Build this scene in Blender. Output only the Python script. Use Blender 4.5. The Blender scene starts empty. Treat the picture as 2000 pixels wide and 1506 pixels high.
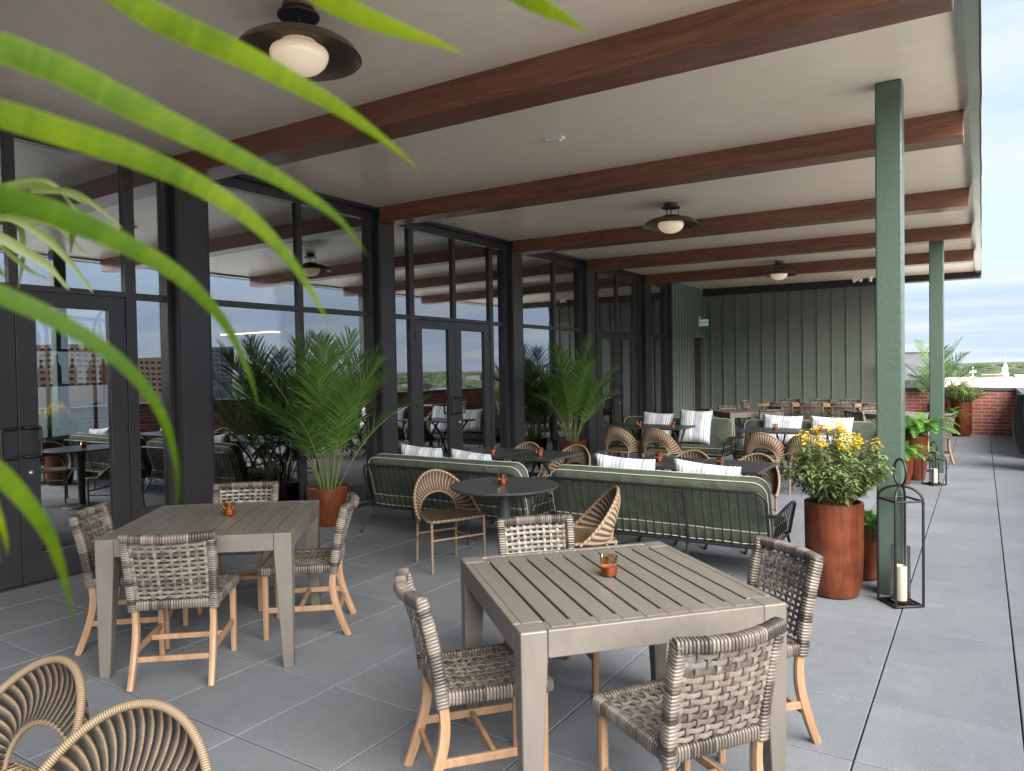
import bpy, math, random
from mathutils import Vector, Matrix, noise as mnoise
random.seed(7)
PI = math.pi
scene = bpy.context.scene
COL = scene.collection
R = math.radians

# ------------------------------------------------------------------ materials
def nodes_of(name):
    m = bpy.data.materials.new(name); m.use_nodes = True
    nt = m.node_tree; nt.nodes.clear()
    return m, nt, nt.nodes, nt.links
def N(nt, t, **kw):
    n = nt.nodes.new(t)
    for k, v in kw.items():
        if k == 'inp':
            for kk, vv in v.items(): n.inputs[kk].default_value = vv
        else: setattr(n, k, v)
    return n
def principled(nt, rough=.5, metal=0.0, spec=.5, coat=0.0):
    out = N(nt, 'ShaderNodeOutputMaterial'); b = N(nt, 'ShaderNodeBsdfPrincipled')
    b.inputs['Roughness'].default_value = rough; b.inputs['Metallic'].default_value = metal
    b.inputs['Specular IOR Level'].default_value = spec; b.inputs['Coat Weight'].default_value = coat
    b.inputs['Coat Roughness'].default_value = .15
    nt.links.new(b.outputs[0], out.inputs[0])
    return b
def ramp(nt, stops, interp='LINEAR'):
    r = N(nt, 'ShaderNodeValToRGB'); cr = r.color_ramp; cr.interpolation = interp
    while len(cr.elements) > 1: cr.elements.remove(cr.elements[-1])
    cr.elements[0].position = stops[0][0]; cr.elements[0].color = (*stops[0][1], 1)
    for p, c in stops[1:]:
        e = cr.elements.new(p); e.color = (*c, 1)
    return r
def coords(nt, kind='Object', scale=(1, 1, 1), rot=(0, 0, 0)):
    t = N(nt, 'ShaderNodeTexCoord'); m = N(nt, 'ShaderNodeMapping')
    m.inputs['Scale'].default_value = scale; m.inputs['Rotation'].default_value = rot
    nt.links.new(t.outputs[kind], m.inputs[0]); return m.outputs[0]
def noise_tex(nt, vec, scale, detail=4, rough=.55, dist=0.0):
    n = N(nt, 'ShaderNodeTexNoise'); n.inputs['Scale'].default_value = scale
    n.inputs['Detail'].default_value = detail; n.inputs['Roughness'].default_value = rough
    n.inputs['Distortion'].default_value = dist
    nt.links.new(vec, n.inputs['Vector']); return n
def bump(nt, h, b, strength=.3, dist=.01):
    n = N(nt, 'ShaderNodeBump'); n.inputs['Strength'].default_value = strength; n.inputs['Distance'].default_value = dist
    nt.links.new(h, n.inputs['Height']); nt.links.new(n.outputs[0], b.inputs['Normal']); return n
def lighten(c, k): return tuple(min(1, x * k) for x in c)

def mat(name, c, rough=.5, metal=0, spec=.5, var=.18, vscale=6, vstretch=(1, 1, 1), bscale=0, bstr=.2, bdist=.004, coat=0, rvar=.0):
    """plain painted / moulded surface with slight mottling"""
    m, nt, nn, L = nodes_of(name); b = principled(nt, rough, metal, spec, coat)
    v = coords(nt, 'Object', vstretch); n = noise_tex(nt, v, vscale, 5)
    r = ramp(nt, [(.25, lighten(c, 1 - var)), (.75, lighten(c, 1 + var))])
    L.new(n.outputs['Fac'], r.inputs[0]); L.new(r.outputs[0], b.inputs['Base Color'])
    if rvar:
        mr = N(nt, 'ShaderNodeMapRange'); mr.inputs[3].default_value = rough - rvar; mr.inputs[4].default_value = rough + rvar
        L.new(n.outputs['Fac'], mr.inputs[0]); L.new(mr.outputs[0], b.inputs['Roughness'])
    if bscale:
        n2 = noise_tex(nt, coords(nt, 'Object'), bscale, 4); bump(nt, n2.outputs['Fac'], b, bstr, bdist)
    return m
def wood(name, c1, c2, c3, axis='X', rough=.45, scale=3.0, coat=0.0, stretch=14, kind='Object'):
    m, nt, nn, L = nodes_of(name); b = principled(nt, rough, 0, .5, coat)
    s = {'X': (1, stretch, stretch), 'Y': (stretch, 1, stretch), 'Z': (stretch, stretch, 1)}[axis]
    v = coords(nt, kind, s); n = noise_tex(nt, v, scale, 6, .6, .6)
    v2 = coords(nt, kind, tuple(x * .35 for x in s)); n2 = noise_tex(nt, v2, scale * .7, 3, .5, 1.2)
    mx = N(nt, 'ShaderNodeMath', operation='ADD'); L.new(n.outputs['Fac'], mx.inputs[0]); L.new(n2.outputs['Fac'], mx.inputs[1])
    hf = N(nt, 'ShaderNodeMath', operation='MULTIPLY'); hf.inputs[1].default_value = .5; L.new(mx.outputs[0], hf.inputs[0])
    r = ramp(nt, [(.33, c1), (.5, c2), (.66, c3)]); L.new(hf.outputs[0], r.inputs[0]); L.new(r.outputs[0], b.inputs['Base Color'])
    bump(nt, n.outputs['Fac'], b, .12, .003)
    return m
def tone_mat(name, stops, rough=.5, spec=.5, bscale=0, trans=0.0, grain=.25, gscale=90):
    """colour picked by the mesh's own per-face 'tone' attribute"""
    m, nt, nn, L = nodes_of(name); b = principled(nt, rough, 0, spec)
    a = N(nt, 'ShaderNodeAttribute'); a.attribute_name = 'tone'
    n = noise_tex(nt, coords(nt, 'Object'), gscale, 3)
    ms = N(nt, 'ShaderNodeMapRange'); ms.inputs[3].default_value = -grain; ms.inputs[4].default_value = grain
    L.new(n.outputs['Fac'], ms.inputs[0])
    ad = N(nt, 'ShaderNodeMath', operation='ADD'); L.new(a.outputs['Fac'], ad.inputs[0]); L.new(ms.outputs[0], ad.inputs[1])
    r = ramp(nt, stops); L.new(ad.outputs[0], r.inputs[0]); L.new(r.outputs[0], b.inputs['Base Color'])
    if bscale: bump(nt, n.outputs['Fac'], b, .25, .002)
    if trans:
        t = N(nt, 'ShaderNodeBsdfTranslucent'); mx = N(nt, 'ShaderNodeMixShader'); mx.inputs[0].default_value = trans
        L.new(r.outputs[0], t.inputs[0]); L.new(b.outputs[0], mx.inputs[1]); L.new(t.outputs[0], mx.inputs[2])
        out = [x for x in nt.nodes if x.type == 'OUTPUT_MATERIAL'][0]; L.new(mx.outputs[0], out.inputs[0])
    return m
def glass_pane(name, tint=(.80, .84, .84), base=.03, boost=1.2, ior=1.5, rough=0.0):
    m, nt, nn, L = nodes_of(name); out = N(nt, 'ShaderNodeOutputMaterial')
    tr = N(nt, 'ShaderNodeBsdfTransparent'); tr.inputs[0].default_value = (*tint, 1)
    gl = N(nt, 'ShaderNodeBsdfGlossy'); wn = noise_tex(nt, coords(nt), 1.3, 2); wb = N(nt, 'ShaderNodeBump'); wb.inputs['Strength'].default_value = .04; wb.inputs['Distance'].default_value = .02; L.new(wn.outputs['Fac'], wb.inputs['Height']); L.new(wb.outputs[0], gl.inputs['Normal']); gl.inputs['Roughness'].default_value = rough; gl.inputs[0].default_value = (.95, .97, 1, 1)
    fr = N(nt, 'ShaderNodeFresnel'); fr.inputs[0].default_value = ior
    ma = N(nt, 'ShaderNodeMath', operation='MULTIPLY_ADD'); ma.inputs[1].default_value = boost; ma.inputs[2].default_value = base; ma.use_clamp = True
    mx = N(nt, 'ShaderNodeMixShader')
    L.new(fr.outputs[0], ma.inputs[0]); L.new(ma.outputs[0], mx.inputs[0]); L.new(tr.outputs[0], mx.inputs[1]); L.new(gl.outputs[0], mx.inputs[2]); L.new(mx.outputs[0], out.inputs[0])
    return m
def emit(name, c, s):
    m, nt, nn, L = nodes_of(name); out = N(nt, 'ShaderNodeOutputMaterial'); e = N(nt, 'ShaderNodeEmission')
    e.inputs[0].default_value = (*c, 1); e.inputs[1].default_value = s; L.new(e.outputs[0], out.inputs[0]); return m

def m_tiles():
    m, nt, nn, L = nodes_of('paver_concrete'); b = principled(nt, .72, 0, .35)
    a = N(nt, 'ShaderNodeAttribute'); a.attribute_name = 'tone'
    v = coords(nt, 'Object')
    big = noise_tex(nt, v, 1.6, 5, .6, .4); fine = noise_tex(nt, v, 160, 2, .6); sp = noise_tex(nt, v, 150, 2, .6)
    ad = N(nt, 'ShaderNodeMath', operation='MULTIPLY_ADD'); ad.inputs[1].default_value = .75; L.new(big.outputs['Fac'], ad.inputs[0]); L.new(a.outputs['Fac'], ad.inputs[2])
    r = ramp(nt, [(.15, (.117, .130, .153)), (.75, (.170, .187, .217))]); L.new(ad.outputs[0], r.inputs[0])
    mid = noise_tex(nt, v, 9, 5, .65); mr_ = ramp(nt, [(.3, (.93, .93, .93)), (.7, (1.06, 1.06, 1.06))]); L.new(mid.outputs['Fac'], mr_.inputs[0])
    sr = ramp(nt, [(.66, (0, 0, 0)), (.72, (.5, .5, .5))]); L.new(sp.outputs['Fac'], sr.inputs[0])
    fr = ramp(nt, [(.3, (.82, .82, .82)), (.7, (1.1, 1.1, 1.1))]); L.new(fine.outputs['Fac'], fr.inputs[0])
    mu = N(nt, 'ShaderNodeMix', data_type='RGBA', blend_type='MULTIPLY'); mu.inputs[0].default_value = 1
    L.new(r.outputs[0], mu.inputs[6]); L.new(fr.outputs[0], mu.inputs[7])
    mx = N(nt, 'ShaderNodeMix', data_type='RGBA', blend_type='MIX'); L.new(sr.outputs[0], mx.inputs[0]); mu2 = N(nt, 'ShaderNodeMix', data_type='RGBA', blend_type='MULTIPLY'); mu2.inputs[0].default_value = 1; L.new(mu.outputs[2], mu2.inputs[6]); L.new(mr_.outputs[0], mu2.inputs[7]); L.new(mu2.outputs[2], mx.inputs[6]); mx.inputs[7].default_value = (.6, .6, .6, 1)
    L.new(mx.outputs[2], b.inputs['Base Color'])
    rr = N(nt, 'ShaderNodeMapRange'); rr.inputs[3].default_value = .55; rr.inputs[4].default_value = .85; L.new(big.outputs['Fac'], rr.inputs[0]); L.new(rr.outputs[0], b.inputs['Roughness'])
    bump(nt, fine.outputs['Fac'], b, .25, .002)
    return m
def m_brick():
    m, nt, nn, L = nodes_of('red_brick'); b = principled(nt, .8)
    t = N(nt, 'ShaderNodeTexCoord'); s = N(nt, 'ShaderNodeSeparateXYZ'); L.new(t.outputs['Object'], s.inputs[0])
    ad = N(nt, 'ShaderNodeMath', operation='ADD'); L.new(s.outputs[0], ad.inputs[0]); L.new(s.outputs[1], ad.inputs[1])
    cb = N(nt, 'ShaderNodeCombineXYZ'); L.new(ad.outputs[0], cb.inputs[0]); L.new(s.outputs[2], cb.inputs[1])
    br = N(nt, 'ShaderNodeTexBrick'); L.new(cb.outputs[0], br.inputs['Vector'])
    br.inputs['Color1'].default_value = (.26, .078, .062, 1); br.inputs['Color2'].default_value = (.34, .115, .09, 1); br.inputs['Mortar'].default_value = (.46, .36, .31, 1)
    br.inputs['Scale'].default_value = 1; br.inputs['Brick Width'].default_value = .30; br.inputs['Row Height'].default_value = .079; br.inputs['Mortar Size'].default_value = .0065; br.inputs['Bias'].default_value = -.1
    n = noise_tex(nt, coords(nt), 25, 4); r = ramp(nt, [(.3, (.7, .7, .7)), (.7, (1.15, 1.15, 1.15))]); L.new(n.outputs['Fac'], r.inputs[0])
    mu = N(nt, 'ShaderNodeMix', data_type='RGBA', blend_type='MULTIPLY'); mu.inputs[0].default_value = 1; L.new(br.outputs[0], mu.inputs[6]); L.new(r.outputs[0], mu.inputs[7])
    L.new(mu.outputs[2], b.inputs['Base Color'])
    iv = N(nt, 'ShaderNodeMath', operation='SUBTRACT'); iv.inputs[0].default_value = 1; L.new(br.outputs['Fac'], iv.inputs[1]); bump(nt, iv.outputs[0], b, .5, .006)
    return m
def m_corten():
    m, nt, nn, L = nodes_of('rust_brown_glaze'); b = principled(nt, .38, 0, .4, .06)
    n = noise_tex(nt, coords(nt, 'Object', (9, 9, .9)), 2.2, 6, .6, .8); n2 = noise_tex(nt, coords(nt, 'Object', (1, 1, 1)), 7, 5)
    ad = N(nt, 'ShaderNodeMath', operation='MULTIPLY_ADD'); ad.inputs[1].default_value = .5; L.new(n2.outputs['Fac'], ad.inputs[0])
    hf = N(nt, 'ShaderNodeMath', operation='MULTIPLY'); hf.inputs[1].default_value = .5; L.new(n.outputs['Fac'], hf.inputs[0]); L.new(hf.outputs[0], ad.inputs[2])
    r = ramp(nt, [(.32, (.034, .010, .005)), (.47, (.08, .020, .008)), (.6, (.13, .034, .013)), (.72, (.09, .023, .009))]); L.new(ad.outputs[0], r.inputs[0]); L.new(r.outputs[0], b.inputs['Base Color'])
    bump(nt, n2.outputs['Fac'], b, .06, .01); return m
def m_cane(name, tan, dark, ribs, threads, lo=.30, hi=.52, soft=True, thr=.2):
    """radial ribs (u) crossed by fine wound strands (v); both are the weave's own pattern"""
    m, nt, nn, L = nodes_of(name); b = principled(nt, .55, 0, .4)
    uv = N(nt, 'ShaderNodeUVMap'); s = N(nt, 'ShaderNodeSeparateXYZ'); L.new(uv.outputs[0], s.inputs[0])
    def mth(op, a, bb=None):
        n = N(nt, 'ShaderNodeMath', operation=op)
        for i, x in enumerate((a, bb)):
            if x is None: continue
            if isinstance(x, (int, float)): n.inputs[i].default_value = x
            else: L.new(x, n.inputs[i])
        return n.outputs[0]
    fu = mth('FRACT', mth('MULTIPLY', s.outputs[0], ribs))
    tri = mth('ABSOLUTE', mth('SUBTRACT', fu, .5))          # 0 mid-rib .. .5 valley
    fv = mth('FRACT', mth('MULTIPLY', s.outputs[1], threads))
    tv = mth('ABSOLUTE', mth('SUBTRACT', fv, .5))
    n = noise_tex(nt, coords(nt), 60, 3)
    e = mth('ADD', tri, mth('MULTIPLY', mth('SUBTRACT', n.outputs['Fac'], .5), .14))
    e = mth('ADD', e, mth('MULTIPLY', mth('SUBTRACT', tv, .25), thr))
    r = ramp(nt, [(lo, tan), (hi, dark)] if soft else [(lo, tan), (lo + .04, dark)])
    L.new(e, r.inputs[0]); 
    r2 = ramp(nt, [(.0, (1.12, 1.1, 1.08)), (.5, (.62, .6, .58))]); L.new(tv, r2.inputs[0])
    mu = N(nt, 'ShaderNodeMix', data_type='RGBA', blend_type='MULTIPLY'); mu.inputs[0].default_value = 1; L.new(r.outputs[0], mu.inputs[6]); L.new(r2.outputs[0], mu.inputs[7])
    L.new(mu.outputs[2], b.inputs['Base Color'])
    bump(nt, mth('SUBTRACT', 1, tv), b, .5, .003)
    return m
def m_wrap(name, tan, dark, turns):
    m, nt, nn, L = nodes_of(name); b = principled(nt, .5, 0, .4)
    uv = N(nt, 'ShaderNodeUVMap'); s = N(nt, 'ShaderNodeSeparateXYZ'); L.new(uv.outputs[0], s.inputs[0])
    mu = N(nt, 'ShaderNodeMath', operation='MULTIPLY_ADD'); L.new(s.outputs[1], mu.inputs[0]); mu.inputs[1].default_value = turns; L.new(s.outputs[0], mu.inputs[2])
    fr = N(nt, 'ShaderNodeMath', operation='FRACT'); L.new(mu.outputs[0], fr.inputs[0])
    sb = N(nt, 'ShaderNodeMath', operation='SUBTRACT'); L.new(fr.outputs[0], sb.inputs[0]); sb.inputs[1].default_value = .5
    ab = N(nt, 'ShaderNodeMath', operation='ABSOLUTE'); L.new(sb.outputs[0], ab.inputs[0])
    r = ramp(nt, [(.20, tan), (.42, dark)]); L.new(ab.outputs[0], r.inputs[0]); L.new(r.outputs[0], b.inputs['Base Color'])
    iv = N(nt, 'ShaderNodeMath', operation='SUBTRACT'); iv.inputs[0].default_value = 1; L.new(ab.outputs[0], iv.inputs[1]); bump(nt, iv.outputs[0], b, .6, .003)
    return m
def m_stripes():
    m, nt, nn, L = nodes_of('striped_linen'); b = principled(nt, .9, 0, .2)
    uv = N(nt, 'ShaderNodeUVMap'); s = N(nt, 'ShaderNodeSeparateXYZ'); L.new(uv.outputs[0], s.inputs[0])
    W = (.78, .78, .76); B1 = (.36, .41, .50); B2 = (.27, .31, .40); LB = (.48, .52, .59)
    seq = [(0, B1), (.06, W), (.085, B1), (.115, W), (.145, B2), (.165, LB), (.19, W), (.225, B1), (.24, W), (.255, LB), (.30, B1), (.335, LB), (.37, B1), (.40, LB), (.44, B2), (.47, LB), (.50, B1), (.53, W), (.575, B2), (.59, W), (.62, B1), (.645, W), (.665, LB), (.70, W), (.725, B1), (.75, LB), (.80, B2), (.825, LB), (.86, B1), (.90, W), (.925, B1)]
    r = ramp(nt, seq[:31], 'CONSTANT'); L.new(s.outputs[0], r.inputs[0])
    n = noise_tex(nt, coords(nt), 220, 2); r2 = ramp(nt, [(.3, (.85, .85, .85)), (.7, (1.08, 1.08, 1.08))]); L.new(n.outputs['Fac'], r2.inputs[0])
    mu = N(nt, 'ShaderNodeMix', data_type='RGBA', blend_type='MULTIPLY'); mu.inputs[0].default_value = 1; L.new(r.outputs[0], mu.inputs[6]); L.new(r2.outputs[0], mu.inputs[7])
    L.new(mu.outputs[2], b.inputs['Base Color'])
    n3 = noise_tex(nt, coords(nt), 9, 4); bump(nt, n3.outputs['Fac'], b, .35, .03); return m

TAUPE = [(0.0, (.016, .0135, .0135)), (.3, (.066, .056, .051)), (.55, (.125, .110, .098)), (.8, (.168, .151, .134)), (1.0, (.205, .188, .166))]
M = dict(
    paver=m_tiles(), brick=m_brick(), corten=m_corten(),
    subfloor=mat('dark_subfloor', (.02, .02, .022), .9),
    ceiling=mat('plaster_ceiling', (.84, .735, .605), .34, spec=.45, var=.05, vscale=5, vstretch=(1, 1.6, 1), bscale=40, bstr=.06, bdist=.006, rvar=.08),
    beam=wood('stained_beam', (.080, .028, .016), (.145, .055, .032), (.21, .087, .052), 'X', .38, 4.2, .12),
    black=mat('charcoal_aluminium', (.022, .0205, .023), .33, spec=.5, var=.12),
    blacker=mat('black_gasket', (.008, .008, .009), .5),
    wire=mat('black_powder_coat', (.008, .008, .009), .5),
    green=mat('green_gloss_paint', (.062, .094, .075), .3, var=.04, vscale=9, bscale=30, bstr=.5, bdist=.006),
    siding=mat('green_siding_paint', (.122, .150, .132), .55, var=.08, vscale=3),
    steel=mat('galvanised_edge', (.36, .39, .37), .3, metal=.7, var=.12, vscale=2, bscale=3, bstr=.1, bdist=.02),
    coping=mat('dark_coping', (.10, .105, .115), .4, metal=.3, var=.1),
    taupe=tone_mat('taupe_wicker', TAUPE, .42, .5, 1, grain=.13, gscale=70),
    teak=wood('pale_teak', (.215, .122, .070), (.295, .182, .110), (.36, .235, .148), 'Z', .5, 2.5),
    oak=wood('honey_oak', (.36, .19, .095), (.46, .26, .135), (.55, .34, .19), 'X', .5, 2.5),
    slat=wood('grey_stained_slats', (.112, .104, .095), (.125, .116, .106), (.140, .130, .119), 'X', .42, 2.6, stretch=10),
    slatleg=wood('grey_stained_posts', (.112, .104, .095), (.125, .116, .106), (.140, .130, .119), 'Z', .42, 2.6, stretch=10),
    iron=mat('charcoal_table_top', (.034, .037, .041), .36, var=.12, vscale=20, bscale=300, bstr=.05),
    cushion=mat('sage_canvas', (.060, .074, .056), .85, spec=.25, var=.12, vscale=5, bscale=6, bstr=.5, bdist=.05),
    piping=mat('white_piping', (.42, .45, .39), .8),
    linen=m_stripes(),
    cane=m_cane('brown_cane', (.27, .192, .125), (.045, .033, .024), 27, 42, .19, .30),
    caneseat=m_cane('brown_cane_seat', (.27, .192, .125), (.04, .03, .022), 13, 40, .15, .24),
    canewrap=m_wrap('brown_cane_wrap', (.25, .18, .118), (.10, .08, .055), 34),
    cane2=m_cane('black_tan_cane', (.26, .19, .12), (.008, .008, .009), 30, 40, .0, .25, thr=.6),
    caneseat2=m_cane('black_tan_cane_seat', (.42, .30, .18), (.010, .010, .011), 15, 60, .14, .30),
    canewrap2=m_wrap('black_tan_cane_wrap', (.27, .20, .128), (.020, .017, .015), 190),
    bronze=mat('bronze_shade', (.115, .088, .070), .38, metal=.55, var=.15),
    opal=None,
    candle=mat('ivory_wax', (.80, .74, .60), .5, var=.03),
    soil=tone_mat('bark_mulch', [(0, (.05, .025, .014)), (.5, (.17, .09, .05)), (1, (.36, .22, .13))], .9),
    leafp=tone_mat('palm_leaf', [(0, (.028, .070, .014)), (.5, (.075, .175, .03)), (1, (.17, .29, .06))], .38, .5, trans=.25, grain=.12, gscale=30),
    stalk=tone_mat('palm_stalk', [(0, (.06, .10, .03)), (1, (.20, .22, .09))], .45),
    leafs=tone_mat('shrub_leaf', [(0, (.05, .085, .03)), (.5, (.13, .20, .07)), (1, (.25, .33, .15))], .5, .4, trans=.25, grain=.12, gscale=30),
    twig=tone_mat('shrub_twig', [(0, (.07, .05, .025)), (1, (.16, .15, .07))], .7),
    flower=tone_mat('yellow_flower', [(0, (.66, .46, .006)), (1, (.86, .70, .05))], .6, .3, trans=.2),
    fern=tone_mat('fern_leaf', [(0, (.025, .085, .012)), (.5, (.07, .20, .03)), (1, (.15, .33, .06))], .45, .4, trans=.3, grain=.12, gscale=30),
    blade=tone_mat('fresh_blade', [(0, (.06, .15, .008)), (.5, (.12, .27, .010)), (1, (.24, .42, .02))], .42, .4, trans=.45, grain=.15, gscale=14),
    dry=tone_mat('dry_blade', [(0, (.045, .075, .010)), (.55, (.085, .120, .022)), (1, (.20, .17, .07))], .5, .4, trans=.35, grain=.25, gscale=30),
    pane=glass_pane('window_glass', (.62, .66, .66), .26, 1.4, 1.55),
    clear=glass_pane('clear_glass', (.95, .96, .96), .02, .9, 1.45),
    amber=glass_pane('amber_glass', (.80, .47, .22), .04, .9, 1.45),
    white=mat('white_plastic', (.70, .70, .68), .4, var=.03),
    cover=mat('black_cover_cloth', (.010, .011, .013), .55, bscale=5, bstr=.6, bdist=.05),
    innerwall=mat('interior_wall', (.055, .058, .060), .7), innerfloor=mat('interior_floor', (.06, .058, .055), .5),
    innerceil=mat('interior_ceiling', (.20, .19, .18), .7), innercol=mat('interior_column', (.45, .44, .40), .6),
    bottle=glass_pane('bottle_glass', (.12, .2, .14), .05, 1, 1.5),
)
def m_opal():
    m, nt, nn, L = nodes_of('opal_glass'); b = principled(nt, .12, 0, .5); b.inputs['Base Color'].default_value = (.80, .72, .60, 1)
    b.inputs['Emission Color'].default_value = (1, .74, .46, 1); b.inputs['Emission Strength'].default_value = .03
    return m
M['opal'] = m_opal()
def m_blade():
    m, nt, nn, L = nodes_of('fresh_blade'); b = principled(nt, .55, 0, .18)
    a = N(nt, 'ShaderNodeAttribute'); a.attribute_name = 'tone'; uv = N(nt, 'ShaderNodeUVMap'); mp = N(nt, 'ShaderNodeMapping'); mp.inputs['Scale'].default_value = (1, .06, 1); L.new(uv.outputs[0], mp.inputs[0])
    vn = noise_tex(nt, mp.outputs[0], 26, 3, .6); bl = noise_tex(nt, coords(nt), 16, 4)
    s = N(nt, 'ShaderNodeSeparateXYZ'); L.new(uv.outputs[0], s.inputs[0])
    d = N(nt, 'ShaderNodeMath', operation='SUBTRACT'); L.new(s.outputs[0], d.inputs[0]); d.inputs[1].default_value = .5
    ab = N(nt, 'ShaderNodeMath', operation='ABSOLUTE'); L.new(d.outputs[0], ab.inputs[0])
    rib = ramp(nt, [(.0, (.07, .07, .07)), (.02, (.10, .10, .10)), (.05, (.03, .03, .03)), (.42, (.03, .03, .03)), (.5, (.16, .16, .16))]); L.new(ab.outputs[0], rib.inputs[0])
    e1 = N(nt, 'ShaderNodeMath', operation='MULTIPLY_ADD'); L.new(vn.outputs['Fac'], e1.inputs[0]); e1.inputs[1].default_value = .16; L.new(a.outputs['Fac'], e1.inputs[2])
    e2 = N(nt, 'ShaderNodeMath', operation='MULTIPLY_ADD'); L.new(bl.outputs['Fac'], e2.inputs[0]); e2.inputs[1].default_value = .7; L.new(e1.outputs[0], e2.inputs[2])
    e3 = N(nt, 'ShaderNodeMath', operation='ADD'); L.new(e2.outputs[0], e3.inputs[0]); L.new(rib.outputs[0], e3.inputs[1])
    e4 = N(nt, 'ShaderNodeMath', operation='SUBTRACT'); L.new(e3.outputs[0], e4.inputs[0]); e4.inputs[1].default_value = .43
    r = ramp(nt, [(0, (.014, .040, .001)), (.5, (.036, .084, .001)), (1, (.150, .215, .003))]); L.new(e4.outputs[0], r.inputs[0]); L.new(r.outputs[0], b.inputs['Base Color'])
    bump(nt, vn.outputs['Fac'], b, .12, .001)
    t = N(nt, 'ShaderNodeBsdfTranslucent'); mx = N(nt, 'ShaderNodeMixShader'); mx.inputs[0].default_value = .45
    L.new(r.outputs[0], t.inputs[0]); L.new(b.outputs[0], mx.inputs[1]); L.new(t.outputs[0], mx.inputs[2])
    out = [x for x in nt.nodes if x.type == 'OUTPUT_MATERIAL'][0]; L.new(mx.outputs[0], out.inputs[0]); return m
M['blade'] = m_blade()

# ------------------------------------------------------------------ mesh builder
class MB:
    def __init__(s): s.v = []; s.f = []; s.t = []; s.sm = []; s.uv = []; s.cur = .5
    def face(s, idx, tone=None, smooth=False, uv=None):
        s.f.append(idx); s.t.append(s.cur if tone is None else tone); s.sm.append(smooth); s.uv.append(uv)
    def add(s, p): s.v.append(tuple(p)); return len(s.v) - 1
    def box(s, x0, x1, y0, y1, z0, z1, M4=None, tone=None):
        P = [(x0, y0, z0), (x1, y0, z0), (x1, y1, z0), (x0, y1, z0), (x0, y0, z1), (x1, y0, z1), (x1, y1, z1), (x0, y1, z1)]
        if M4 is not None: P = [M4 @ Vector(p) for p in P]
        b = len(s.v); s.v += [tuple(p) for p in P]
        for q in ((0, 3, 2, 1), (4, 5, 6, 7), (0, 1, 5, 4), (1, 2, 6, 5), (2, 3, 7, 6), (3, 0, 4, 7)): s.face([b + i for i in q], tone)
        return s
    def hexa(s, bot, top, tone=None):
        b = len(s.v); s.v += [tuple(p) for p in bot] + [tuple(p) for p in top]
        for q in ((0, 3, 2, 1), (4, 5, 6, 7), (0, 1, 5, 4), (1, 2, 6, 5), (2, 3, 7, 6), (3, 0, 4, 7)): s.face([b + i for i in q], tone)
        return s
    def tube(s, pts, r, n=8, closed=False, tones=None, sq=None, up=None, caps=True, smooth=True):
        """sweep; r float or list; sq=(a,b) gives an elliptical/rounded-rect section instead"""
        pts = [Vector(p) for p in pts]; m = len(pts); b0 = len(s.v)
        T = []
        for i in range(m):
            a = pts[(i - 1) % m] if (closed or i > 0) else pts[i]; c = pts[(i + 1) % m] if (closed or i < m - 1) else pts[i]
            d = c - a
            if d.length < 1e-9: d = Vector((0, 0, 1))
            T.append(d.normalized())
        u = Vector(up) if up is not None else (Vector((0, 0, 1)) if abs(T[0].z) < .9 else Vector((0, 1, 0)))
        u = (u - T[0] * u.dot(T[0])).normalized()
        L = 0
        Ls = [0]
        for i in range(1, m): L += (pts[i] - pts[i - 1]).length; Ls.append(L)
        for i in range(m):
            if up is not None: u = Vector(up)
            u = (u - T[i] * u.dot(T[i]))
            u = u.normalized() if u.length > 1e-6 else T[i].orthogonal().normalized()
            w = T[i].cross(u)
            ri = r[i] if isinstance(r, (list, tuple)) else r
            for k in range(n):
                a = 2 * PI * k / n
                ca, sa = math.cos(a), math.sin(a)
                if sq:
                    e = .55; ca = math.copysign(abs(ca) ** e, ca); sa = math.copysign(abs(sa) ** e, sa)
                    s.v.append(tuple(pts[i] + u * (ca * sq[0] * ri) + w * (sa * sq[1] * ri)))
                else: s.v.append(tuple(pts[i] + u * (ca * ri) + w * (sa * ri)))
        tot = max(Ls[-1], 1e-6)
        for i in range(m if closed else m - 1):
            j = (i + 1) % m
            t = tones[i] if tones else None
            v0, v1 = Ls[i] / tot, (Ls[j] / tot if j else 1.0)
            for k in range(n):
                k2 = (k + 1) % n; u0, u1 = k / n, (k + 1) / n
                s.face([b0 + i * n + k, b0 + i * n + k2, b0 + j * n + k2, b0 + j * n + k], t, smooth, [(u0, v0), (u1, v0), (u1, v1), (u0, v1)])
        if caps and not closed:
            s.face([b0 + k for k in reversed(range(n))], tones[0] if tones else None)
            s.face([b0 + (m - 1) * n + k for k in range(n)], tones[-1] if tones else None)
        return s
    def lathe(s, prof, n=32, c=(0, 0, 0), tone=None, smooth=True):
        b0 = len(s.v); m = len(prof)
        for (r, z) in prof:
            for k in range(n):
                a = 2 * PI * k / n; s.v.append((c[0] + r * math.cos(a), c[1] + r * math.sin(a), c[2] + z))
        for i in range(m - 1):
            for k in range(n):
                k2 = (k + 1) % n; s.face([b0 + i * n + k, b0 + i * n + k2, b0 + (i + 1) * n + k2, b0 + (i + 1) * n + k], tone, smooth)
        return s
    def grid(s, fn, nu, nv, tone=None, smooth=True, flip=False):
        b0 = len(s.v)
        for i in range(nu + 1):
            for j in range(nv + 1): s.v.append(tuple(fn(i / nu, j / nv)))
        for i in range(nu):
            for j in range(nv):
                q = [b0 + i * (nv + 1) + j, b0 + (i + 1) * (nv + 1) + j, b0 + (i + 1) * (nv + 1) + j + 1, b0 + i * (nv + 1) + j + 1]
                uv = [(i / nu, j / nv), ((i + 1) / nu, j / nv), ((i + 1) / nu, (j + 1) / nv), (i / nu, (j + 1) / nv)]
                if flip: q.reverse(); uv.reverse()
                s.face(q, tone, smooth, uv)
        return s
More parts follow.
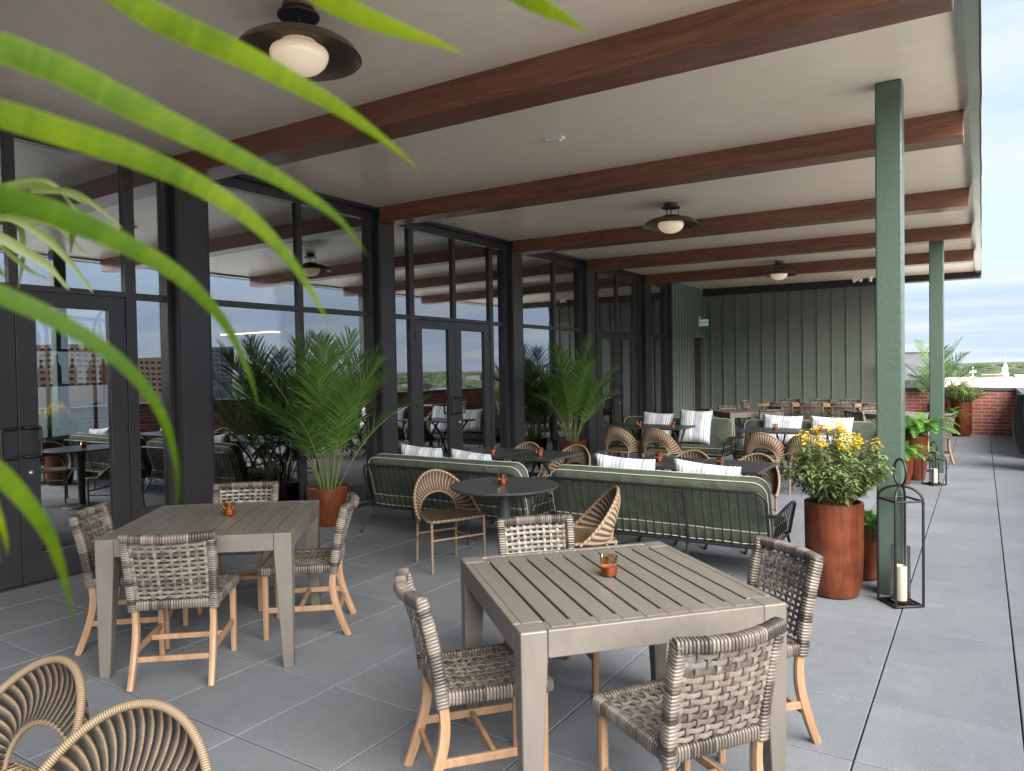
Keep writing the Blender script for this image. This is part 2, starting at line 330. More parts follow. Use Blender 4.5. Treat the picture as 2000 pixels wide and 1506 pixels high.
    def ribbon(s, pts, widths, side, fold=0.0, tone=None, nrm=None, smooth=True, uv=False, split=False):
        """leaf strip: 3 verts per row, folded along the midrib"""
        b0 = len(s.v); m = len(pts)
        for i in range(m):
            p = Vector(pts[i]); sd = Vector(side[i] if isinstance(side, list) else side); w = widths[i]
            nn = Vector(nrm[i] if isinstance(nrm, list) else (nrm or (0, 0, 1)))
            s.v.append(tuple(p - sd * w * .5 + nn * fold * w)); s.v.append(tuple(p)); s.v.append(tuple(p + sd * w * .5 + nn * fold * w))
            if split: s.v.append(tuple(p))
        for i in range(m - 1):
            k_ = 4 if split else 3; a = b0 + i * k_; c = a + k_; o_ = 3 if split else 1; va, vb = i / (m - 1), (i + 1) / (m - 1)
            tt = tone[i] if isinstance(tone, list) else tone
            s.face([a, a + 1, c + 1, c], tt, smooth, [(0, va), (.5, va), (.5, vb), (0, vb)] if uv else None); s.face([a + o_, a + 2, c + 2, c + o_], tt, smooth, [(.5, va), (1, va), (1, vb), (.5, vb)] if uv else None)
        return s
    def build(s, name, material, parent=None, bevel=0, solid=0, loc=None, subsurf=0):
        me = bpy.data.meshes.new(name); me.from_pydata(s.v, [], s.f)
        me.polygons.foreach_set('use_smooth', s.sm)
        at = me.attributes.new('tone', 'FLOAT', 'FACE'); at.data.foreach_set('value', s.t)
        if any(u is not None for u in s.uv):
            ul = me.uv_layers.new(name='UVMap'); flat = []
            for f, u in zip(s.f, s.uv):
                for k in range(len(f)): flat += list(u[k]) if u is not None else [0, 0]
            ul.data.foreach_set('uv', flat)
        me.materials.append(material); me.update()
        if any(s.sm): me.set_sharp_from_angle(angle=R(48))
        o = bpy.data.objects.new(name, me); COL.objects.link(o)
        if parent is not None: o.parent = parent
        if loc: o.location = loc
        if bevel:
            md = o.modifiers.new('edge', 'BEVEL'); md.width = bevel; md.segments = 2; md.limit_method = 'ANGLE'; md.angle_limit = R(40)
        if solid:
            md = o.modifiers.new('thick', 'SOLIDIFY'); md.thickness = solid; md.offset = 0
        if subsurf:
            md = o.modifiers.new('round', 'SUBSURF'); md.levels = subsurf; md.render_levels = subsurf
        return o
def thing(name, label, cat, loc=(0, 0, 0), rz=0.0, group=None):
    o = bpy.data.objects.new(name, None); COL.objects.link(o); o.empty_display_size = .1
    o.location = loc; o.rotation_euler = (0, 0, rz); o['label'] = label; o['category'] = cat
    if group: o['group'] = group
    return o
def tag(o, label, cat, group=None):
    o['label'] = label; o['category'] = cat
    if group: o['group'] = group
    return o
def dup(root, loc, rz, label, group=None, name=None):
    def rec(o, par):
        c = o.copy(); COL.objects.link(c)
        if par is not None: c.parent = par
        for ch in list(o.children): rec(ch, c)
        return c
    kids = list(root.children)
    r = root.copy(); COL.objects.link(r); r.location = loc; r.rotation_euler = (0, 0, rz); r['label'] = label
    if group: r['group'] = group
    for ch in kids: rec(ch, r)
    return r
_made = {}
def place(kind, maker, loc, rz, label, group):
    if kind not in _made:
        o = maker(); o.location = loc; o.rotation_euler = (0, 0, rz); o['label'] = label; o['group'] = group; _made[kind] = o; return o
    return dup(_made[kind], loc, rz, label, group)
def bez(pts, n):
    """smooth Catmull-Rom polyline through pts"""
    P = [Vector(p) for p in pts]; out = []
    P = [P[0] * 2 - P[1]] + P + [P[-1] * 2 - P[-2]]
    for i in range(1, len(P) - 2):
        for k in range(n):
            t = k / n; a, b, c, d = P[i - 1], P[i], P[i + 1], P[i + 2]
            out.append(.5 * ((2 * b) + (c - a) * t + (2 * a - 5 * b + 4 * c - d) * t * t + (3 * b - a - 3 * c + d) * t ** 3))
    out.append(P[-2]); return out
# ------------------------------------------------------------------ camera, sky, sun
cam_d = bpy.data.cameras.new('camera'); cam = bpy.data.objects.new('camera', cam_d); COL.objects.link(cam); scene.camera = cam
def set_cam(F, yaw, pitch, roll, h):
    f = Vector((-math.sin(yaw) * math.cos(pitch), math.cos(yaw) * math.cos(pitch), math.sin(pitch)))
    r = Vector((math.cos(yaw), math.sin(yaw), 0)); u = r.cross(f)
    r2 = r * math.cos(roll) + u * math.sin(roll); u2 = -r * math.sin(roll) + u * math.cos(roll)
    m = Matrix((r2, u2, -f)).transposed().to_4x4(); m.translation = (0, 0, h); cam.matrix_world = m
    cam_d.sensor_fit = 'HORIZONTAL'; cam_d.sensor_width = 36; cam_d.lens = F / 2000 * 36
set_cam(1429.01, R(32.7129), R(-1.3639), R(-.9363), 1.6752)
cam_d.clip_start = .02; cam_d.clip_end = 20000
cam_d.dof.use_dof = True; cam_d.dof.focus_distance = 7.0; cam_d.dof.aperture_fstop = 5.6

w = bpy.data.worlds.new('World'); scene.world = w; w.use_nodes = True
nt = w.node_tree; nt.nodes.clear()
SUN_EL, SUN_AZ = 36, 120        # azimuth from +Y towards +X (degrees): broad lamp standing in for bright sky over the open side
out = N(nt, 'ShaderNodeOutputWorld'); bg = N(nt, 'ShaderNodeBackground'); sky = N(nt, 'ShaderNodeTexSky'); sky.sky_type = 'NISHITA'; sky.sun_disc = False
sky.sun_elevation = R(SUN_EL); sky.sun_rotation = R(SUN_AZ); sky.air_density = .8; sky.dust_density = .15; sky.ozone_density = 2.0
tc = N(nt, 'ShaderNodeTexCoord'); sp = N(nt, 'ShaderNodeSeparateXYZ'); nt.links.new(tc.outputs['Generated'], sp.inputs[0])
def mth(op, a, b=None, c=None):
    n = N(nt, 'ShaderNodeMath', operation=op)
    for i, x in enumerate((a, b, c)):
        if x is None: continue
        if isinstance(x, (int, float)): n.inputs[i].default_value = x
        else: nt.links.new(x, n.inputs[i])
    return n.outputs[0]
den = mth('ADD', mth('MAXIMUM', sp.outputs[2], 0), .09)
cx = N(nt, 'ShaderNodeCombineXYZ'); nt.links.new(mth('DIVIDE', sp.outputs[0], den), cx.inputs[0]); nt.links.new(mth('DIVIDE', sp.outputs[1], den), cx.inputs[1])
mp = N(nt, 'ShaderNodeMapping'); mp.inputs['Rotation'].default_value = (0, 0, R(25)); mp.inputs['Scale'].default_value = (.45, 1.1, 1); nt.links.new(cx.outputs[0], mp.inputs[0])
cn = noise_tex(nt, mp.outputs[0], 1.15, 7, .6, .5)
cr = ramp(nt, [(.43, (0, 0, 0)), (.64, (.92, .92, .92))]); nt.links.new(cn.outputs['Fac'], cr.inputs[0])
mxw = N(nt, 'ShaderNodeMix', data_type='RGBA'); hz = mth('MINIMUM', mth('MULTIPLY', mth('POWER', mth('SUBTRACT', 1, mth('MINIMUM', mth('MAXIMUM', sp.outputs[2], 0), 1)), 3.5), 1.3), .985)
nt.links.new(mth('MAXIMUM', hz, .80), mxw.inputs[0]); nt.links.new(sky.outputs[0], mxw.inputs[6]); mxw.inputs[7].default_value = (1.22, 1.50, 1.94, 1)
mxc = N(nt, 'ShaderNodeMix', data_type='RGBA'); nt.links.new(cr.outputs[0], mxc.inputs[0]); nt.links.new(mxw.outputs[2], mxc.inputs[6]); mxc.inputs[7].default_value = (1.74, 1.86, 2.04, 1)
nt.links.new(mxc.outputs[2], bg.inputs[0]); bg.inputs[1].default_value = .05; nt.links.new(bg.outputs[0], out.inputs[0])
sd = bpy.data.lights.new('sun', 'SUN'); sun = bpy.data.objects.new('sun', sd); COL.objects.link(sun); sd.energy = 1.5; sd.angle = R(58); sd.color = (1, .92, .80)
dvec = Vector((math.sin(R(SUN_AZ)) * math.cos(R(SUN_EL)), math.cos(R(SUN_AZ)) * math.cos(R(SUN_EL)), math.sin(R(SUN_EL))))
sun.rotation_euler = (-dvec).to_track_quat('-Z', 'Y').to_euler(); sun.location = dvec * 40
vs = scene.view_settings; vs.view_transform = 'Standard'; vs.look = 'None'; vs.gamma = 1; vs.exposure = 3.4; vs.use_curve_mapping = False
scene.cycles.max_bounces = 10; scene.cycles.transparent_max_bounces = 16; scene.cycles.glossy_bounces = 5; scene.cycles.diffuse_bounces = 5
scene.cycles.caustics_reflective = False; scene.cycles.caustics_refractive = False; scene.cycles.use_denoising = True; scene.cycles.sample_clamp_indirect = 6
def structure(o): o['kind'] = 'structure'; return o

# ------------------------------------------------------------------ terrace floor: concrete pavers with open joints
XF, XG = -6.30, -6.42                     # face of the facade posts, plane of the glass
ts = .6096; gx, gy = -.4564, 2.105
mb = MB(); rnd = random.Random(3)
i0 = -10
for i in range(-10, 5):
    for j in range(-9, 30):
        x0 = gx + i * ts; y0 = gy + j * ts; x1 = x0 + ts; y1 = y0 + ts
        if x1 < XG - .1 or y0 > 19.5 or (x0 > .64 and y0 > 15.2): continue
        if x0 > 1.7: continue
        g = .0025; tn = rnd.uniform(.0, .22); dz = rnd.uniform(-.0012, .0012); c = .004
        gxr = .0035 
        X0, X1, Y0, Y1 = x0 + gxr, x1 - gxr, y0 + .0026, y1 - .0026
        P = [(X0, Y0), (X1, Y0), (X1, Y1), (X0, Y1)]; Q = [(X0 + c, Y0 + c), (X1 - c, Y0 + c), (X1 - c, Y1 - c), (X0 + c, Y1 - c)]
        b = len(mb.v)
        for (x, y) in P: mb.v.append((x, y, -.05))
        for (x, y) in P: mb.v.append((x, y, -.0035 + dz))
        for (x, y) in Q: mb.v.append((x, y, dz))
        mb.face([b + 8, b + 9, b + 10, b + 11], tn)
        for k in range(4):
            k2 = (k + 1) % 4
            mb.face([b + k, b + k2, b + 4 + k2, b + 4 + k], tn - .3); mb.face([b + 4 + k, b + 4 + k2, b + 8 + k2, b + 8 + k], tn - .06)
structure(mb.build('terrace_floor', M['paver']))
structure(MB().box(-13.5, 2.1, -6, 20, -.40, -.045).build('terrace_base', M['subfloor']))

# ------------------------------------------------------------------ canopy: ceiling, beams, metal edge
canopy = thing('canopy_roof', 'long flat canopy over the terrace with cream plaster ceiling and brown beams', 'canopy', (-3.2, 8, 3.6))
def cpart(mb, name, m, **k):
    o = mb.build(name, m, canopy, **k); o.location = (3.2, -8, -3.6); return o
def zc(x): return 3.705 + (x - XF) * (-.05 / 6.2)
xa, xb = XG - .05, -.112
cpart(MB().hexa([(xa, -3.2, zc(xa)), (xb, -3.2, zc(xb)), (xb, 19.62, zc(xb)), (xa, 19.62, zc(xa))], [(xa, -3.2, 3.98), (xb, -3.2, 3.98), (xb, 19.62, 3.98), (xa, 19.62, 3.98)]), 'ceiling_panel', M['ceiling'])
BEAMS = [(-1.55, -1.27), (1.27, 1.55), (4.10, 4.39), (6.83, 7.10), (9.90, 10.17), (12.53, 12.81), (15.39, 15.68)]
for (y0, y1) in BEAMS:
    x0, x1 = XG - .02, xb - .006
    cpart(MB().hexa([(x0, y0, zc(x0) - .195), (x1, y0, zc(x1) - .205), (x1, y1, zc(x1) - .205), (x0, y1, zc(x0) - .195)], [(x0, y0, zc(x0) + .02), (x1, y0, zc(x1) + .02), (x1, y1, zc(x1) + .02), (x0, y1, zc(x0) + .02)]), 'beam', M['beam'], bevel=.006)
mb = MB()
ysegs = [-3.2, -.6, 1.9, 4.3, 6.75, 9.2, 11.7, 14.2, 16.9, 19.66]
rnd = random.Random(5)
for a, b in zip(ysegs, ysegs[1:]):       # bent sheet-metal drip edge in lengths, slightly wavy
    n = 10
    def fn(u, v, a=a, b=b):
        y = a + .003 + (b - a - .006) * u; k = math.sin(y * 2.3) * .0015 + math.sin(y * 5.1 + 1) * .0015
        prof = [(xb - .004, 3.70), (xb - .004, 3.625), (xb + .03, 3.618), (xb + .10, 3.612), (xb + .112, 3.60), (xb + .116, 3.66), (xb + .116, 4.02)]
        x, z = prof[round(v * 6)]; return (x + k, y, z + k * .6)
    mb.grid(fn, n, 6, smooth=False)
cpart(mb, 'metal_edge', M['steel'], solid=.003)
cpart(MB().box(xa, xb + .10, 19.30, 19.645, 3.52, 3.715), 'end_trim', M['blacker'])
cpart(MB().box(xa, xb + .1, -3.2, 19.6, 3.985, 4.02), 'roof_sheet', M['coping'])

# ------------------------------------------------------------------ pillars
def pillar(x0, x1, y0, y1, label):
    cx, cy = (x0 + x1) / 2, (y0 + y1) / 2
    o = MB().box(x0 - cx, x1 - cx, y0 - cy, y1 - cy, 0, zc(cx) - .001).build('pillar', M['green'], bevel=.012, loc=(cx, cy, 0))
    return tag(o, label, 'pillar', 'green pillars under the canopy')
pillar(-.64, -.468, 5.83, 6.005, 'thick nearest green painted pillar standing beside the tall lantern')
pillar(-.665, -.475, 12.66, 12.85, 'farther green painted pillar rising behind the short lantern and ferns')

# ------------------------------------------------------------------ facade: posts and glazed bays
posts = [(-1.55, -1.25, 'first charcoal facade post beyond the frame'), (1.25, 1.55, 'charcoal facade post left of the near double doors'),
         (4.10, 4.40, 'wide charcoal facade post between the near double doors and the large window'),
         (6.83, 7.07, 'charcoal facade post between the first potted palm and the middle double doors'),
         (9.90, 10.16, 'charcoal facade post right of the middle double doors'), (12.53, 12.82, 'charcoal facade post just behind the second potted palm'),
         (15.39, 15.70, 'narrowest looking charcoal facade post near the green side wall')]
for y0, y1, lb in posts:
    cy = (y0 + y1) / 2
    tag(MB().box(-.20, 0, y0 - cy, y1 - cy, 0, zc(XF) - .197).build('facade_post', M['black'], bevel=.003, loc=(XF, cy, 0)), lb, 'post', 'charcoal posts along the facade')
HEAD, TR0, TR1 = 3.55, 2.345, 2.405
def bar(mb, y0, y1, z0, z1, d0=-.05, d1=.0): mb.box(d0, d1, y0, y1, z0, z1)
def handle(parent, y, sgn):
    mb = MB(); s_ = .112 * sgn; mb.tube(bez([(0.0, y, 1.035), (.04, y, 1.035), (.055, y + s_ * .25, 1.035), (.055, y + s_ * .85, 1.037), (.055, y + s_, 1.06), (.055, y + s_, 1.24), (.055, y + s_ * .85, 1.263), (.055, y + s_ * .25, 1.265), (.04, y, 1.265), (0, y, 1.265)], 5), .0115, 8)
    return mb.build('handle', M['blacker'], parent)
def pane(parent, y0, y1, z0, z1, x=-.028):
    return MB().box(x - .003, x + .003, y0, y1, z0, z1).build('pane', M['pane'], parent)
def bay(y0, y1, kind, label, cat, group, split=None):
    cy = (y0 + y1) / 2; t = thing('glazed_bay', label, cat, (XG, cy, 0), 0, group)
    a, b = y0 - cy, y1 - cy; fr = MB(); fz = .05
    g = .045
    ztop = zc(XG)
    # perimeter: jambs, sill, head; stepped dark liner in the reveal
    bar(fr, a, a + g, 0, ztop - .01, -.07, .03); bar(fr, b - g - .03, b, 0, ztop - .01, -.07, .03)
    bar(fr, a + g, b - g - .03, HEAD, ztop - .012, -.07, .02); 
    lin = MB(); lin.box(.03, .118, b - .03, b - .001, .002, ztop - .02); lin.box(.03, .118, a + .001, a + .02, .002, ztop - .02); lin.box(.022, .11, a + .02, b - .03, ztop - .055, ztop - .014)
    lin.build('reveal_liner', M['blacker'], t)
    ia, ib = a + g, b - g - .03
    if kind == 'window':
        m = split - cy
        bar(fr, m - .035, m + .035, fz, HEAD, -.06, .012); bar(fr, ia, m - .035, TR0, TR1, -.055, .008); bar(fr, m + .035, ib, TR0, TR1, -.055, .008); bar(fr, ia, ib, 0, fz, -.06, .015)
        fr.build('frame', M['black'], t, bevel=.003)
        for p, q in ((ia, m - .035), (m + .035, ib)):
            pane(t, p + .001, q - .001, fz, TR0); pane(t, p + .001, q - .001, TR1, HEAD)
    elif kind == 'single':
        bar(fr, ia, ib, TR0, TR1, -.055, .008); bar(fr, ia, ib, 0, fz, -.06, .015); fr.build('frame', M['black'], t, bevel=.003)
        pane(t, ia, ib, fz, TR0); pane(t, ia, ib, TR1, HEAD)
    else:
        s = .88; d0, d1 = -s - .01, s + .01; 
        m0, m1 = d0 - .10, d1 + .10
        bar(fr, m0, d0 - .004, 0, HEAD, -.06, .012); bar(fr, d1 + .004, m1, 0, HEAD, -.06, .012)
        bar(fr, -.035, .035, TR1 + .002, HEAD, -.06, .010)
        bar(fr, d0 - .004, d1 + .004, TR0 + .012, TR1 + .002, -.06, .012)
        bar(fr, ia, m0, TR0, TR1, -.055, .008); bar(fr, m1, ib, TR0, TR1, -.055, .008)
        bar(fr, ia, m0, 0, fz, -.06, .008); bar(fr, m1, ib, 0, fz, -.06, .008); bar(fr, d0, d1, 0, .012, -.06, .03)
        fr.build('frame', M['black'], t, bevel=.003)
        for p, q in ((ia, m0), (m1, ib)):
            pane(t, p, q, fz, TR0); pane(t, p, q, TR1, HEAD)
        for p, q in ((d0 - .004, -.035), (.035, d1 + .004)): pane(t, p, q, TR1 + .002, HEAD)
        for sg in (-1, 1):
            e0, e1 = (d0, -.003) if sg < 0 else (.003, d1)
            dm = MB(); st, sb = .15, .24
            bar(dm, e0, e0 + st, .014, TR0 + .008, -.05, .004); bar(dm, e1 - st, e1, .014, TR0 + .008, -.05, .004)
            bar(dm, e0 + st, e1 - st, .014, sb, -.05, .004); bar(dm, e0 + st, e1 - st, 2.235, TR0 + .008, -.05, .004)
            dl = dm.build('door', M['black'], t, bevel=.003)
            pane(dl, e0 + st, e1 - st, sb, 2.235); handle(dl, sg * .03, sg)
            if sg > 0: MB().lathe([(.0, .012), (.012, .010), (.018, .004), (.020, 0)], 16).build('lock', M['steel'], dl, loc=(.004, .085, .90)).rotation_euler = (0, R(90), 0)
            hy = d0 - .002 if sg < 0 else d1 + .002
            for hz in (.35, 1.2, 2.15): MB().tube([(.012, hy, hz - .055), (.012, hy, hz + .055)], .009, 8).build('hinge', M['blacker'], dl)
    return t
bg_ = 'glazed bays of the terrace facade'
bay(-1.25, 1.25, 'window', 'wide window bay left of the near double doors, mostly out of the picture', 'window', bg_, -.1)
bay(1.55, 4.10, 'door', 'near black framed double doors behind the left slatted table', 'doors', bg_) if False else None
def door_bay(y0, y1, label): return bay(y0, y1, 'door', label, 'doors', bg_)
door_bay(1.37 + .03, 4.10, 'near black double doors with glass lights behind the left slatted table')
bay(4.40, 6.83, 'window', 'large four pane black window behind the first potted palm', 'window', bg_, 5.64)
door_bay(7.07, 9.90, 'middle black double doors behind the left green sofa')
bay(10.16, 12.53, 'window', 'four pane black window behind the second potted palm', 'window', bg_, 11.44)
door_bay(12.82, 15.39, 'farthest black double doors, darkest of the three, beyond the second palm')
bay(15.70, 17.02, 'single', 'narrow two pane black window next to the green side wall', 'window', bg_)

# ------------------------------------------------------------------ green board-and-batten walls, service door, exit sign
sw = thing('side_wall', 'lighter green batten wall beside the narrow window with a dark service door', 'wall', (XF, 18.25, 0))
zt = zc(XF) - .003
for (a, b, z0) in ((17.02, 18.50, 0), (18.50, 19.36, 2.40), (19.36, 19.50, 0)):
    MB().box(-.20, 0, a - 18.25, b - 18.25, z0, zt).build('cladding', M['siding'], sw)
for k in range(12):
    y = 17.06 + k * .205; z0 = 2.46 if 18.42 < y < 19.42 else .0
    MB().box(.0005, .022, y - .016 - 18.25, y + .016 - 18.25, z0, zt - .002).build('batten', M['siding'], sw)
fb = MB(); fb.box(.001, .04, 18.44 - 18.25, 18.50 - 18.25, 0, 2.45); fb.box(.001, .04, 19.36 - 18.25, 19.42 - 18.25, 0, 2.45); fb.box(.001, .04, 18.50 - 18.25, 19.36 - 18.25, 2.395, 2.45)
fb.build('door_frame', M['siding'], sw)
dr = MB().box(-.12, -.07, 18.505 - 18.25, 19.355 - 18.25, .01, 2.39).build('service_door', M['black'], sw, bevel=.004)
MB().box(-.069, -.064, 18.62 - 18.25, 18.80 - 18.25, .9, 2.05).build('door_light', M['pane'], dr)
MB().tube([(-.07, 18.58 - 18.25, 1.05), (-.03, 18.58 - 18.25, 1.05), (-.03, 18.70 - 18.25, 1.05)], .011, 8).build('handle', M['steel'], dr)
gwl = thing('green_wall', 'dark green board and batten wall closing the far end of the terrace', 'wall', (-4, 19.5, 0))
MB().box(-2.3, 2.25, 0, .2, 0, 3.519).build('cladding', M['siding'], gwl)
for k in range(14):
    x = -2.12 + k * .335
    MB().box(x - .014, x + .014, -.022, -.0005, 0, 3.518).build('batten', M['siding'], gwl)
sg = thing('exit_sign', 'small lit green and white exit sign above the dark service door', 'sign', (XF, 18.95, 2.70))
MB().box(.001, .05, -.05, .05, -.01, .25).build('mount', M['white'], sg, bevel=.004)
MB().box(.051, .27, -.018, .018, .0, .17).build('sign_body', emit('exit_face', (.40, .62, .46), .04), sg, bevel=.006)
def text_mesh(body, size, material, name, depth=.002):
    cu = bpy.data.curves.new(name, 'FONT'); cu.body = body; cu.size = size; cu.extrude = depth; cu.align_x = 'CENTER'; cu.align_y = 'CENTER'
    o = bpy.data.objects.new(name, cu); COL.objects.link(o)
    dg = bpy.context.evaluated_depsgraph_get(); me = bpy.data.meshes.new_from_object(o.evaluated_get(dg)); COL.objects.unlink(o); bpy.data.objects.remove(o)
    me.materials.clear(); me.materials.append(material); q = bpy.data.objects.new(name, me); COL.objects.link(q); return q
tx = text_mesh('EXIT', .10, mat('exit_letters', (.03, .22, .10), .5), 'lettering'); tx.parent = sg; tx.location = (.16, -.0205, .085); tx.rotation_euler = (R(90), 0, 0)
cmr = thing('emergency_light', 'white twin box fixture on the ceiling above the green wall', 'light', (-2.48, 19.1, zc(-2.48)))
MB().box(-.11, .11, -.04, .04, -.06, -.001).build('housing', M['white'], cmr, bevel=.008)
for x in (-.07, .07): MB().lathe([(.0, -.10), (.03, -.095), (.038, -.075), (.03, -.06)], 16).build('lamp_head', M['white'], cmr, loc=(x, 0, 0))
cmr = thing('security_camera', 'small white dome camera hanging on the ceiling next to the near pillar', 'camera', (-2.2, 19.1, zc(-2.2)))
MB().lathe([(.05, -.001), (.05, -.03), (.045, -.04)], 20).build('base', M['white'], cmr)
MB().lathe([(.0, -.11), (.022, -.105), (.038, -.085), (.042, -.06), (.035, -.04)], 20).build('lens_ball', M['white'], cmr)
MB().lathe([(.0, -.112), (.014, -.112), (.014, -.108)], 12).build('lens', M['blacker'], cmr)
sm = thing('sprinkler_cover', 'small white rectangular plate flush on the plaster ceiling', 'ceiling plate', (-3.14, 5.65, zc(-3.14)))
MB().box(-.085, .085, -.035, .035, -.022, -.0005).build('plate', M['white'], sm, bevel=.004)
MB().tube([(.05, 0, -.022), (.05, 0, -.04)], .018, 12).build('detector', M['white'], sm)

# ------------------------------------------------------------------ brick parapet with dark coping
par = thing('brick_parapet', 'low red brick parapet wall with dark metal coping around the terrace', 'wall', (0, 19.5, 0))
def pb(x0, x1, y0, y1): MB().box(x0, x1, y0 - 19.5, y1 - 19.5, -.04, 1.0).build('brickwork', M['brick'], par)
pb(-1.748, .64, 19.5, 19.75); pb(.642, .89, 15.0, 19.75); pb(.892, 1.70, 15.0, 15.25); pb(1.702, 1.95, -4, 15.25)
def cp(x0, x1, y0, y1, dz=0): MB().box(x0, x1, y0 - 19.5, y1 - 19.5, 1.001, 1.065 + dz).build('coping', M['coping'], par, bevel=.006)
cp(-1.745, .615, 19.46, 19.8); cp(.616, .92, 14.96, 19.8); cp(.921, 1.66, 14.96, 15.29); cp(1.661, 2.0, -4, 15.29)

# ------------------------------------------------------------------ room behind the glass
MB_ = MB
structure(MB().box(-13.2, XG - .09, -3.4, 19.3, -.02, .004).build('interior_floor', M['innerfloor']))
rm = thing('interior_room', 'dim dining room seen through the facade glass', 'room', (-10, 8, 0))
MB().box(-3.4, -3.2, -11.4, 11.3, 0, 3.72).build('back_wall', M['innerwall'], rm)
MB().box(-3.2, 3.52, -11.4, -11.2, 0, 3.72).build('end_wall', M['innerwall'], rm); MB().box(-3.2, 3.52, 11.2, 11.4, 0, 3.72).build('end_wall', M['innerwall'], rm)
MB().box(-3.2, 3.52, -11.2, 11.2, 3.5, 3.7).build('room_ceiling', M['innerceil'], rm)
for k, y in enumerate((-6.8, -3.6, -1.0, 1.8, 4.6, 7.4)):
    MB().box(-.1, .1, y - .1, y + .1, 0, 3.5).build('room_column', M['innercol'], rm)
def strip(label, x0, x1, y):
    st = thing('strip_light', label, 'light', ((x0 + x1) / 2, y, 2.45)); a = (x1 - x0) / 2
    MB().box(-a, a, -.03, .03, 0, .05).build('housing', M['white'], st); MB().box(-a + .01, a - .01, -.022, .022, -.02, -.001).build('diffuser', emit('warm_strip', (1, .60, .33), 1.5), st)
strip('long thin warm strip light glowing indoors behind the large window', -13.1, -7.9, 9.3)
strip('short warm strip light glowing indoors behind the second palm', -9.3, -7.6, 15.4)
# back bar with bottles, seen through the near doors
bar_ = thing('back_bar', 'green arched back bar shelf unit inside behind the near door glass', 'shelves', (-8.6, 4.25, 0), R(-66))
gm = M['green']
mb = MB()
for x in (-1.15, -.35, .35, 1.15): mb.tube([(x, 0, 1.0), (x, 0, 2.1)], .022, 8)
for c in (-.75, .75): mb.tube([(c + .4 * math.cos(a * PI / 14), 0, 2.1 + .42 * math.sin(a * PI / 14)) for a in range(15)], .02, 8)
mb.build('arched_frame', gm, bar_)
MB().box(-1.25, 1.25, -.16, -.13, 1.0, 2.6).build('glow_panel', emit('added_glow', (.72, .86, 1.0), .07), bar_)  # glow added behind the shelves so the bottles stand out dark
for z in (1.57, 1.95, 2.32): MB().box(-1.2, 1.2, -.1, .1, z - .012, z + .012).build('shelf', gm, bar_)
MB().box(-1.4, 1.4, -.25, .25, 0, 1.0).build('counter', M['innerwall'], bar_, bevel=.01)
rnd = random.Random(11)
def bottle_maker(h, r):
    def mk():
        t = thing('bottle', '', 'bottle')
        MB().lathe([(0, 0), (r, .002), (r, h * .55), (r * .8, h * .64), (r * .34, h * .74), (r * .32, h * .93), (0, h * .93)], 14).build('glass', M['bottle'], t)
        MB().lathe([(0, h), (r * .38, h * .995), (r * .38, h * .9), (0, h * .9)], 12).build('cap', M['blacker'], t); return t
    return mk
mw = Matrix.Translation((-8.6, 4.25, 0)) @ Matrix.Rotation(R(-66), 4, 'Z')
for zi, z in enumerate((1.583, 1.963)):
    for k in range(9):
        p = mw @ Vector((-1.0 + k * .25 + rnd.uniform(-.05, .05), rnd.uniform(-.03, .03), z))
        place('bottle%d' % (k % 3), bottle_maker(.26 + .03 * (k % 3), .038 + .004 * (k % 3)), p, 0, 'dark liquor bottle lined up on the arched back bar shelf', 'bottles on the back bar')

# ------------------------------------------------------------------ city beyond the terrace
structure(MB().box(-6000, 6000, -6000, 6000, -30, -26).build('ground', mat('city_ground', (.26, .245, .21), .95, var=.35, vscale=.02)))
def flat_building(name, label, x0, x1, y0, y1, z1, wm, rm_, group=None):
    t = thing(name, label, 'building', ((x0 + x1) / 2, (y0 + y1) / 2, -26), 0, group)
    a, b = (x1 - x0) / 2, (y1 - y0) / 2; h = z1 + 26
    MB().box(-a, a, -b, b, 0, h).build('wall', wm, t); MB().box(-a - .2, a + .2, -b - .2, b + .2, h + .01, h + .5).build('roof', rm_, t)
    return t, a, b, h
white_roof = mat('white_roof_membrane', (.75, .75, .73), .8, var=.06, vscale=.2); pale = mat('pale_stucco', (.50, .47, .42), .8); tanb = mat('tan_brick', (.64, .38, .23), .85, var=.08, vscale=2)
greyb = mat('grey_concrete', (.24, .24, .25), .8); redb = mat('far_red_brick', (.27, .10, .065), .85); dglass = mat('dark_window', (.03, .035, .045), .15)
flat_building('flat_roof_hall', 'large building with bright white flat roof just beyond the parapet', -34, 5.4, 44, 190, -2.45, pale, white_roof)
flat_building('low_brick_hall', 'low red brick building with cream parapet left of the steeple', .2, 11.0, 540, 556, -7.6, redb, pale)
flat_building('white_shed', 'small white building right of the church steeple', 15.5, 21, 490, 505, -7.2, pale, white_roof)
ch = thing('church', 'cream church tower with slim pointed spire on the horizon', 'church', (13.3, 600, -26))
MB().box(-2.2, 2.2, -2.2, 2.2, 0, 19.5).build('tower', pale, ch); MB().box(-1.7, 1.7, -1.7, 1.7, 19.5, 22.6).build('belfry', white_roof, ch)
MB().lathe([(1.8, 22.6), (.9, 25.5), (.05, 30.2)], 8, smooth=False).build('spire', pale, ch)
def office(label, x0, y0, y1, z1, dep, m, floors, cols, group):
    t, a, b, h = flat_building('office_building', label, x0, x0 + dep, y0, y1, z1, m, m, group)
    proto = None
    for fl in range(floors):
        for c in range(cols):
            w_ = 2 * b / cols
            loc = (-a - .06, -b + (c + .5) * w_, h - 2.2 - fl * 3.4)
            if proto is None: proto = MB().box(-.05, .05, -w_ * .3, w_ * .3, -.75, .75).build('window', dglass, t, loc=loc)
            else:
                o = proto.copy(); COL.objects.link(o); o.parent = t; o.location = loc
    return t
og = 'tan offices across the street mirrored in the glass'
